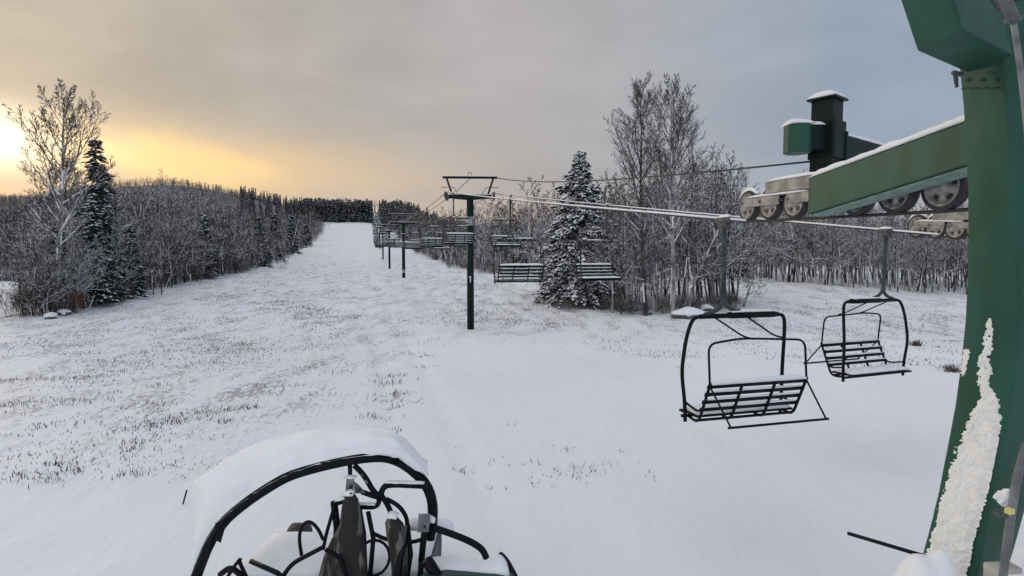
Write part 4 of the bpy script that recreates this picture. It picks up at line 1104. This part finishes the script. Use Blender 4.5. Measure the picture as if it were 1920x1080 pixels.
# cross arm from the column to the far wheels, and the far mast behind the near one
e0 = Vector((cp.x + .12, cp.y + .08, P(1600, 283, 7.6).z)); e1 = P(1870, 322, 11.2); e1.z = e0.z - .1
mb = MB(); beam(mb, e0, e1, .26, .34); par(mb.obj('cross_arm', m_gdark, None, bevel=.008))
mb = MB(); snow_strip(mb, e0 + Vector((0, 0, .175)), e1 + Vector((0, 0, .175)), .24, .08, 24, seed=31); par(mb.obj('snow', m_snow, None, True))
mb = MB(); box(mb, e0 + Vector((.02, .01, 0)), (.06, .34, .42), 0, R(50)); box(mb, e0 + Vector((.25, .2, .21)), (.05, .05, .05)); par(mb.obj('flange_plate', m_gdark))
fm = Vector((e1.x, e1.y, 0)); mb = MB(); tube(mb, [Vector((fm.x, fm.y, G(fm.x, fm.y) - .3)), Vector((fm.x, fm.y, e1.z + .1))], .17, 16); par(mb.obj('far_mast', m_gdark, None, True))
# wheel trains
def train(p0, p1, n, me, sc_, nm, lift, snow_first=2, plate=(.0, 1.0), zhub=.205):
    d = (p1 - p0); dv = Vector((d.x, d.y, 0)).normalized(); s = Vector((dv.y, -dv.x, 0))
    rt = p0.copy()
    mbp = MB()
    A = p0 + Vector((0, 0, zhub)); B = p1 + Vector((0, 0, zhub))
    for k in range(0, n - 1, 2):
        a = A.lerp(B, (k - .12) / (n - 1)); b = A.lerp(B, min(n - 1, k + 1.55) / (n - 1))
        for o_ in (-.075, .075): beam(mbp, a + s * o_ + Vector((0, 0, .035)), b + s * o_ + Vector((0, 0, .035)), .018, .11)
        for q in (a, a.lerp(b, .5), b):
            mbp2 = q + s * 0; tube(mbp, [mbp2 + s * -.10 + Vector((0, 0, .035)), mbp2 + s * .10 + Vector((0, 0, .035))], .018, 8)
    for k in (0, 3):
        a = A.lerp(B, (k + .9) / (n - 1)); b = A.lerp(B, min(n - 1, k + 2.9) / (n - 1))
        beam(mbp, a + Vector((0, 0, .20)), b + Vector((0, 0, .20)), .13, .14)
    tr = par(mbp.obj(nm, m_steel, None)); 
    for k in range(n):
        q = A.lerp(B, k / (n - 1)); w = wheel(tr, q, dv, me, sc_)
    mbs_ = MB()
    snow_strip(mbs_, A.lerp(B, .02 / n) + Vector((0, 0, .095)), A.lerp(B, 3.0 / n) + Vector((0, 0, .095)), .17, .035, 14, seed=5)
    a = A.lerp(B, .95 / (n - 1)); b = A.lerp(B, 2.9 / (n - 1)); snow_strip(mbs_, a + Vector((0, 0, .272)), b + Vector((0, 0, .272)), .13, .05, 8, seed=7)
    for k in range(snow_first):
        q = A.lerp(B, k / (n - 1)); rw = .205 * sc_
        pts = [q + dv * math.sin(t_) * (rw + .012) + Vector((0, 0, math.cos(t_) * (rw + .012))) for t_ in [R(a_) for a_ in range(-70, 60, 13)]]
        tube(mbs_, pts, [.012, .026, .034, .038, .038, .036, .034, .03, .024, .014][:len(pts)], 7)
    sub(mbs_.obj('snow', m_snow, None, True), tr)
    return tr
p0 = P(1405, 415, 7.6); p1 = P(1771, 396, 4.78)
train(p0, p1, 7, WB, 1, 'near_sheave_assembly', 0)
p0 = P(1722, 445, 10.6); p1 = P(1880, 452, 9.0)
train(p0, p1, 5, WS, 1.1, 'far_sheave_assembly', 0)
for c in S.children: pass
# snowy footing
fb = blob('snow_mound', (0, 0, 0), (.27, .34, 1.7), 11, m_snow, None, 5, .16)
c_ = P(1742, 1008, 3.30); fb.location = (c_.x, c_.y, c_.z - 1.74); tag(fb, 'rounded heap of snow around the foot of the green mast', 'snow heap')
fb = blob('snow_mound', (0, 0, 0), (.40, .4, 1.75), 4, m_snow, None, 5, .10); c_ = P(1925, 1010, 4.3); fb.location = (c_.x, c_.y, c_.z - 1.8); tag(fb, 'heap of snow in the bottom right corner behind the green mast', 'snow heap')
mb = MB(); c2 = P(1880, 1066, 3.25); box(mb, c2, (.18, .08, .035), 0, .1); box(mb, c2 + Vector((0, .05, -1.1)), (.10, .06, 2.2), 0, .1); tag(mb.obj('junction_box', mat('beige_metal', (.45, .44, .38), .6, var=.2), None, bevel=.005), 'small beige metal cover at the foot of the conduit', 'metal cover')
mb = MB(); tube(mb, [P(1590, 1000, 3.7), P(1738, 1044, 3.32)], .012, 8); tag(mb.obj('rod', m_black, None, True), 'thin black rod sticking left out of the snow at the mast foot', 'rod')

# ------------------------------------------------------------------ utility vehicle
UD = 5.55
ub = hit(640, 1130)
U = empty('utility_vehicle', (P(620, 900, UD).x, UD + .6, G(-1.5, UD)), label='snow covered off road vehicle with black roll cage, seen from above', cat='utility vehicle')
def upar(o): o.parent = U; o.matrix_parent_inverse = Matrix.Translation(-U.location); return o
def Q(px, py, d=UD): return P(px, py, d)
mb = MB()
hoop = [(356, 1120), (374, 1062), (396, 1010), (424, 972), (470, 935), (520, 903), (548, 889), (600, 874), (660, 861), (700, 856), (728, 857), (756, 868), (785, 891), (804, 916), (812, 945), (811, 980), (806, 1010)]
tube(mb, fillet([Q(*q, UD + .12 * (q[0] > 700)) for q in hoop], .12, 2), .054, 12)
tube(mb, [Q(656, 872), Q(657, 902)], .022, 10)
tube(mb, fillet([Q(664, 872), Q(684, 892), Q(700, 922), Q(714, 932)], .1), .028, 10)
tube(mb, fillet([Q(712, 936), Q(718, 912), Q(735, 908), Q(800, 911)], .08), .031, 10)
tube(mb, fillet([Q(668, 950), Q(706, 951), Q(712, 938), Q(708, 925)], .08), .026, 10)
tube(mb, fillet([Q(678, 922), Q(700, 930), Q(716, 934)], .05), .026, 10)
tube(mb, fillet([Q(716, 930), Q(728, 948), Q(738, 975)], .1), .027, 10)
tube(mb, fillet([Q(724, 935), Q(748, 948), Q(762, 968), Q(764, 985)], .1), .022, 10)
tube(mb, fillet([Q(798, 985), Q(845, 1000), Q(884, 1016), Q(905, 1030), Q(912, 1046)], .12), .034, 10)
tube(mb, [Q(797, 985), Q(790, 1052)], .034, 10)
tube(mb, [Q(790, 1052), Q(786, 1110)], .03, 10)
upar(mb.obj('roll_cage', m_black, None, True))
mb = MB(); tube(mb, fillet([Q(566, 1044, 5.3), Q(560, 1008, 5.3), Q(566, 984, 5.3), Q(580, 976, 5.3), (Q(596, 990, 5.3)), Q(606, 1012, 5.3)], .09, 4), .017, 9)
upar(mb.obj('grab_handle', m_black, None, True))
mb = MB(); tube(mb, fillet([Q(525, 1090, 5.2), Q(545, 1058, 5.2), Q(575, 1042, 5.2), Q(606, 1026, 5.2)], .12), .022, 9)
upar(mb.obj('lower_frame', m_black, None, True)); mb = MB(); tube(mb, fillet([Q(425, 1085, 5.2), Q(436, 1066, 5.2), Q(452, 1046, 5.2), Q(448, 1052, 5.2), Q(462, 1082, 5.2)], .05), .018, 8)
tube(mb, fillet([Q(412, 1078, 5.2), Q(430, 1064, 5.2), Q(446, 1072, 5.2), Q(460, 1090, 5.2)], .05), .028, 8)
upar(mb.obj('lower_frame', m_black, None, True))
mb = MB()
for q0, q1, w in (((657, 896), (655, 926), 15), ((796, 963), (793, 998), 22)):
    if mb.v: upar(mb.obj('bracket', m_steel, None, bevel=.006)); mb = MB()
    hexa(mb, [Q(q1[0] - w / 2, q1[1], UD - .08), Q(q1[0] + w / 2, q1[1], UD - .08), Q(q1[0] + w / 2, q1[1], UD - .02), Q(q1[0] - w / 2, q1[1], UD - .02),
              Q(q0[0] - w / 2, q0[1], UD - .08), Q(q0[0] + w / 2, q0[1], UD - .08), Q(q0[0] + w / 2, q0[1], UD - .02), Q(q0[0] - w / 2, q0[1], UD - .02)])
upar(mb.obj('bracket', m_steel, None, bevel=.006)); mb = MB(); hexa(mb, [Q(664, 925, UD - .07), Q(686, 925, UD - .07), Q(686, 925, UD - .05), Q(664, 925, UD - .05), Q(664, 902, UD - .07), Q(674, 910, UD - .07), Q(674, 910, UD - .05), Q(664, 902, UD - .05)])
upar(mb.obj('bracket', m_steel, None, bevel=.006))
mb = MB()
for px, py in ((657, 913), (675, 918), (796, 988), (806, 992)):
    mb = MB(); tube(mb, [Q(px, py, UD - .10), Q(px, py, UD - .05)], .012, 8); upar(mb.obj('bolt', m_black, None))
# seats: tall worn backs
def seat(name, pts, thick, d, m):
    """pts: outline of (left px, right px, py) rows"""
    mb = MB(); n_ = 7
    for (l, r, py) in pts:
        for j in range(n_ + 1):
            f = j / n_; px = l + (r - l) * f; o_ = thick * math.sin(math.pi * f) ** .6
            mb.v.append(tuple(Q(px, py, d - o_)))
        for j in range(n_, -1, -1):
            f = j / n_; px = l + (r - l) * f; mb.v.append(tuple(Q(px, py, d + thick * .6)))
    w = 2 * (n_ + 1)
    for i in range(len(pts) - 1):
        for j in range(w): a = i * w + j; b = i * w + (j + 1) % w; mb.f.append((a, a + w, b + w, b)); mb.m.append(0)
    mb.f.append(tuple(range(w))); mb.m.append(0)
    mb.f.append(tuple(range((len(pts) - 1) * w, len(pts) * w))[::-1]); mb.m.append(0)
    return upar(mb.obj(name, m, None, True))
seat('seat_back', [(650, 664, 924), (644, 672, 935), (640, 676, 955), (636, 680, 985), (622, 684, 1010), (608, 688, 1040), (598, 690, 1075), (590, 690, 1120)], .10, 5.45, m_seat)
seat('seat_back', [(728, 744, 968), (722, 756, 980), (724, 762, 1000), (730, 766, 1030), (734, 766, 1070), (734, 766, 1120)], .08, 5.5, m_seat)
mb = MB(); tube(mb, [Q(626, 942, 5.5), Q(632, 990, 5.5), Q(630, 1030, 5.5)], .036, 9); tube(mb, [Q(622, 945, 5.5), Q(650, 938, 5.5)], .03, 9)
tube(mb, [Q(672, 950, 5.5), Q(681, 1000, 5.5), Q(683, 1050, 5.5)], .030, 9); tube(mb, [Q(762, 1000, 5.5), Q(748, 1060, 5.4), Q(742, 1110, 5.4)], .035, 9)
upar(mb.obj('seat_frame', m_black, None, True))
mb = MB()
box(mb, Q(655, 1080, 5.75), (.42, .42, .12), 0, .1); upar(mb.obj('seat_cushion', m_black, None, bevel=.03))
mb = MB(); box(mb, Q(745, 1085, 5.75), (.34, .42, .12), 0, -.1); upar(mb.obj('seat_cushion', m_black, None, bevel=.03))
for pts_, r_ in ((fillet([Q(610, 1030, 5.3), Q(640, 1046, 5.3), Q(652, 1090, 5.3)], .1), .022), ([Q(690, 960, 5.5), Q(700, 1010, 5.5), Q(694, 1080, 5.45)], .024),
                 (fillet([Q(700, 1000, 5.6), Q(724, 1012, 5.6), Q(770, 1018, 5.6), Q(796, 1010, 5.6)], .1), .020), ([Q(764, 985, 5.55), Q(770, 1040, 5.5), Q(762, 1090, 5.5)], .026),
                 ([Q(470, 1052, 5.3), Q(520, 1074, 5.2), Q(560, 1110, 5.1)], .024), (fillet([Q(628, 940, 5.5), Q(624, 960, 5.45), Q(612, 1000, 5.4), Q(606, 1030, 5.4)], .1), .018)):
    mb = MB(); tube(mb, pts_, r_, 9); upar(mb.obj('frame_tube', m_black, None, True))
mb = MB(); hexa(mb, [Q(738, 1060, 5.42), Q(752, 1060, 5.42), Q(752, 1060, 5.44), Q(738, 1060, 5.44), Q(752, 985, 5.45), Q(764, 985, 5.45), Q(764, 985, 5.47), Q(752, 985, 5.47)])
upar(mb.obj('seat_belt', mat('belt_webbing', (.05, .05, .06), .8, bump=.4, bscale=90)))
mb = MB(); tube(mb, arc(Q(700, 1046, 5.7), .17, 0, 6.2832, 20, Vector((1, 0, 0)), Vector((0, .45, .89))), .016, 8, caps=False); upar(mb.obj('steering_wheel', m_black, None, True))
# dark bonnet edge with snow
mb = MB(); hexa(mb, [Q(770, 1110, 5.2), Q(985, 1110, 5.5), Q(985, 1105, 6.1), Q(770, 1105, 6.1), Q(790, 1078, 5.3), Q(968, 1078, 5.6), Q(940, 1040, 6.0), Q(800, 1066, 6.0)])
upar(mb.obj('bonnet', m_teal, None, bevel=.03))
for pts_, r_ in (([Q(890, 1064, 5.62), Q(935, 1046, 5.9)], .03), (fillet([Q(938, 1040, 5.9), Q(950, 1052, 5.8), Q(966, 1084, 5.6)], .1), .035), ([Q(800, 1050, 5.4), Q(822, 1085, 5.4)], .06)):
    mb = MB(); tube(mb, pts_, r_, 9); upar(mb.obj('bumper_bar', m_black, None, True))
for q0, q1, w_, h_, nn in ((Q(800, 1068, 5.6), Q(950, 1062, 5.75), .34, .10, 16), (Q(768, 985, 5.8), Q(850, 990, 5.9), .22, .08, 8), (Q(800, 976, 5.56), Q(816, 978, 5.56), .07, .05, 4),
                          (Q(724, 904, UD), Q(796, 906, UD), .04, .02, 8), (Q(636, 1062, 5.75), Q(676, 1062, 5.75), .36, .05, 6), (Q(630, 938, 5.46), Q(648, 934, 5.46), .06, .03, 4),
                          (Q(728, 966, 5.45), Q(746, 968, 5.45), .12, .04, 4), (Q(672, 878), Q(696, 912), .03, .02, 6), (Q(668, 945), Q(704, 946), .03, .02, 6),
                          (Q(646, 895, UD - .05), Q(668, 895, UD - .05), .06, .02, 4), (Q(648, 926, 5.40), Q(664, 926, 5.40), .10, .035, 4)):
    mb = MB(); snow_strip(mb, q0, q1, w_, h_, nn, 8, seed=nn + int(w_ * 100)); upar(mb.obj('snow', m_snow, None, True))
# floor / body under the cage, snow filled
mb = MB(); z = G(-1.5, 5.8); c0 = Q(640, 1080, 6.0)
box(mb, (c0.x, 6.15, z + .42), (2.0, 1.0, .5)); box(mb, (c0.x, 6.15, z + .25), (1.7, 2.2, .25)); upar(mb.obj('body', m_teal, None, bevel=.05))
mb = MB(); snow_strip(mb, (c0.x - .98, 6.15, z + .675), (c0.x + .98, 6.15, z + .675), .96, .10, 14, 10, seed=14); upar(mb.obj('snow', m_snow, None, True))
for sx in (-.85, .85):
    for sy in (5.45, 6.95):
        mb = MB(); c = Vector((c0.x + sx, sy, z + .3)); pr = []
        tube(mb, [c + Vector((-.11, 0, 0)), c + Vector((-.09, 0, 0)), c + Vector((.09, 0, 0)), c + Vector((.11, 0, 0))], [.25, .31, .31, .25], 20); upar(mb.obj('wheel', m_rubber, None, True))
# the thick snow slab on the roof
near = [(356, 1085), (384, 1020), (410, 978), (448, 944), (505, 906), (548, 884), (600, 868), (660, 855), (705, 850), (745, 856), (775, 876), (803, 892)]
far = [(318, 1085), (326, 1010), (338, 950), (362, 904), (420, 862), (482, 832), (545, 812), (610, 800), (665, 794), (715, 800), (762, 822), (801, 868)]
def resample(c, n_):
    ls = [0]; 
    for a, b in zip(c[:-1], c[1:]): ls.append(ls[-1] + math.dist(a, b))
    return [(float(np.interp(ls[-1] * i / n_, ls, [q[0] for q in c])), float(np.interp(ls[-1] * i / n_, ls, [q[1] for q in c]))) for i in range(n_ + 1)]
n_, m_ = 60, 14; nr, fr = resample(near, n_), resample(far, n_); mb = MB(); TH = .17
for i in range(n_ + 1):
    a = Q(*nr[i], UD - .02); zt_ = a.z
    jag = .012 * float(vnoise(np.array(i * .9), np.array(3.))) + .014 * float(vnoise(np.array(i * 2.1), np.array(8.)))
    edge = min(1, (n_ - i) * .12 + .12)
    # far rim: same height as the near rim plus thickness, pushed back along the ground
    b = P(fr[i][0], fr[i][1], UD); ray = (b - Vector((0, 0, CAMZ))); k_ = (zt_ + TH * edge - CAMZ) / ray.z; b = Vector((0, 0, CAMZ)) + ray * k_
    back = max(.25, min(1.2, b.y - a.y)); b.y = a.y + back if b.y < a.y + .25 else b.y
    mb.v.append((a.x, a.y + .05, a.z + jag - .02)); mb.v.append((a.x, a.y - .03, a.z + jag))
    for j in range(m_ + 1):
        f = j / m_; rise = TH * edge * min(1, (math.sin(min(1, f * 2.6) * math.pi / 2)) ** .8)
        q = a.lerp(b, f ** 1.25); zz = zt_ + rise + .02 * float(vnoise(np.array(i * .25), np.array(j * .5)))
        mb.v.append((q.x, q.y - .05 * math.sin(f * math.pi), zz))
    mb.v.append((b.x, b.y + .03, zt_ + .03)); mb.v.append((b.x, b.y - .05, zt_ - .02))
w = m_ + 5
for i in range(n_):
    for j in range(w): a = i * w + j; b = i * w + (j + 1) % w; mb.f.append((a, a + w, b + w, b)); mb.m.append(0)
upar(mb.obj('roof_snow', m_snow, None, True))
mb = MB(); tube(mb, fillet([Q(378, 1070, 5.5), Q(400, 1004, 5.5), Q(424, 972, 5.5)], .05), .012, 6); hexa(mb, [Q(398, 1010, 5.5), Q(414, 1018, 5.5), Q(414, 1018, 5.55), Q(398, 1010, 5.55), Q(404, 980, 5.5), Q(424, 984, 5.5), Q(424, 984, 5.55), Q(404, 980, 5.55)])
upar(mb.obj('side_mirror', m_black, None))
print('individual trees', n_ind, 'far', len(pl), len(sp_))
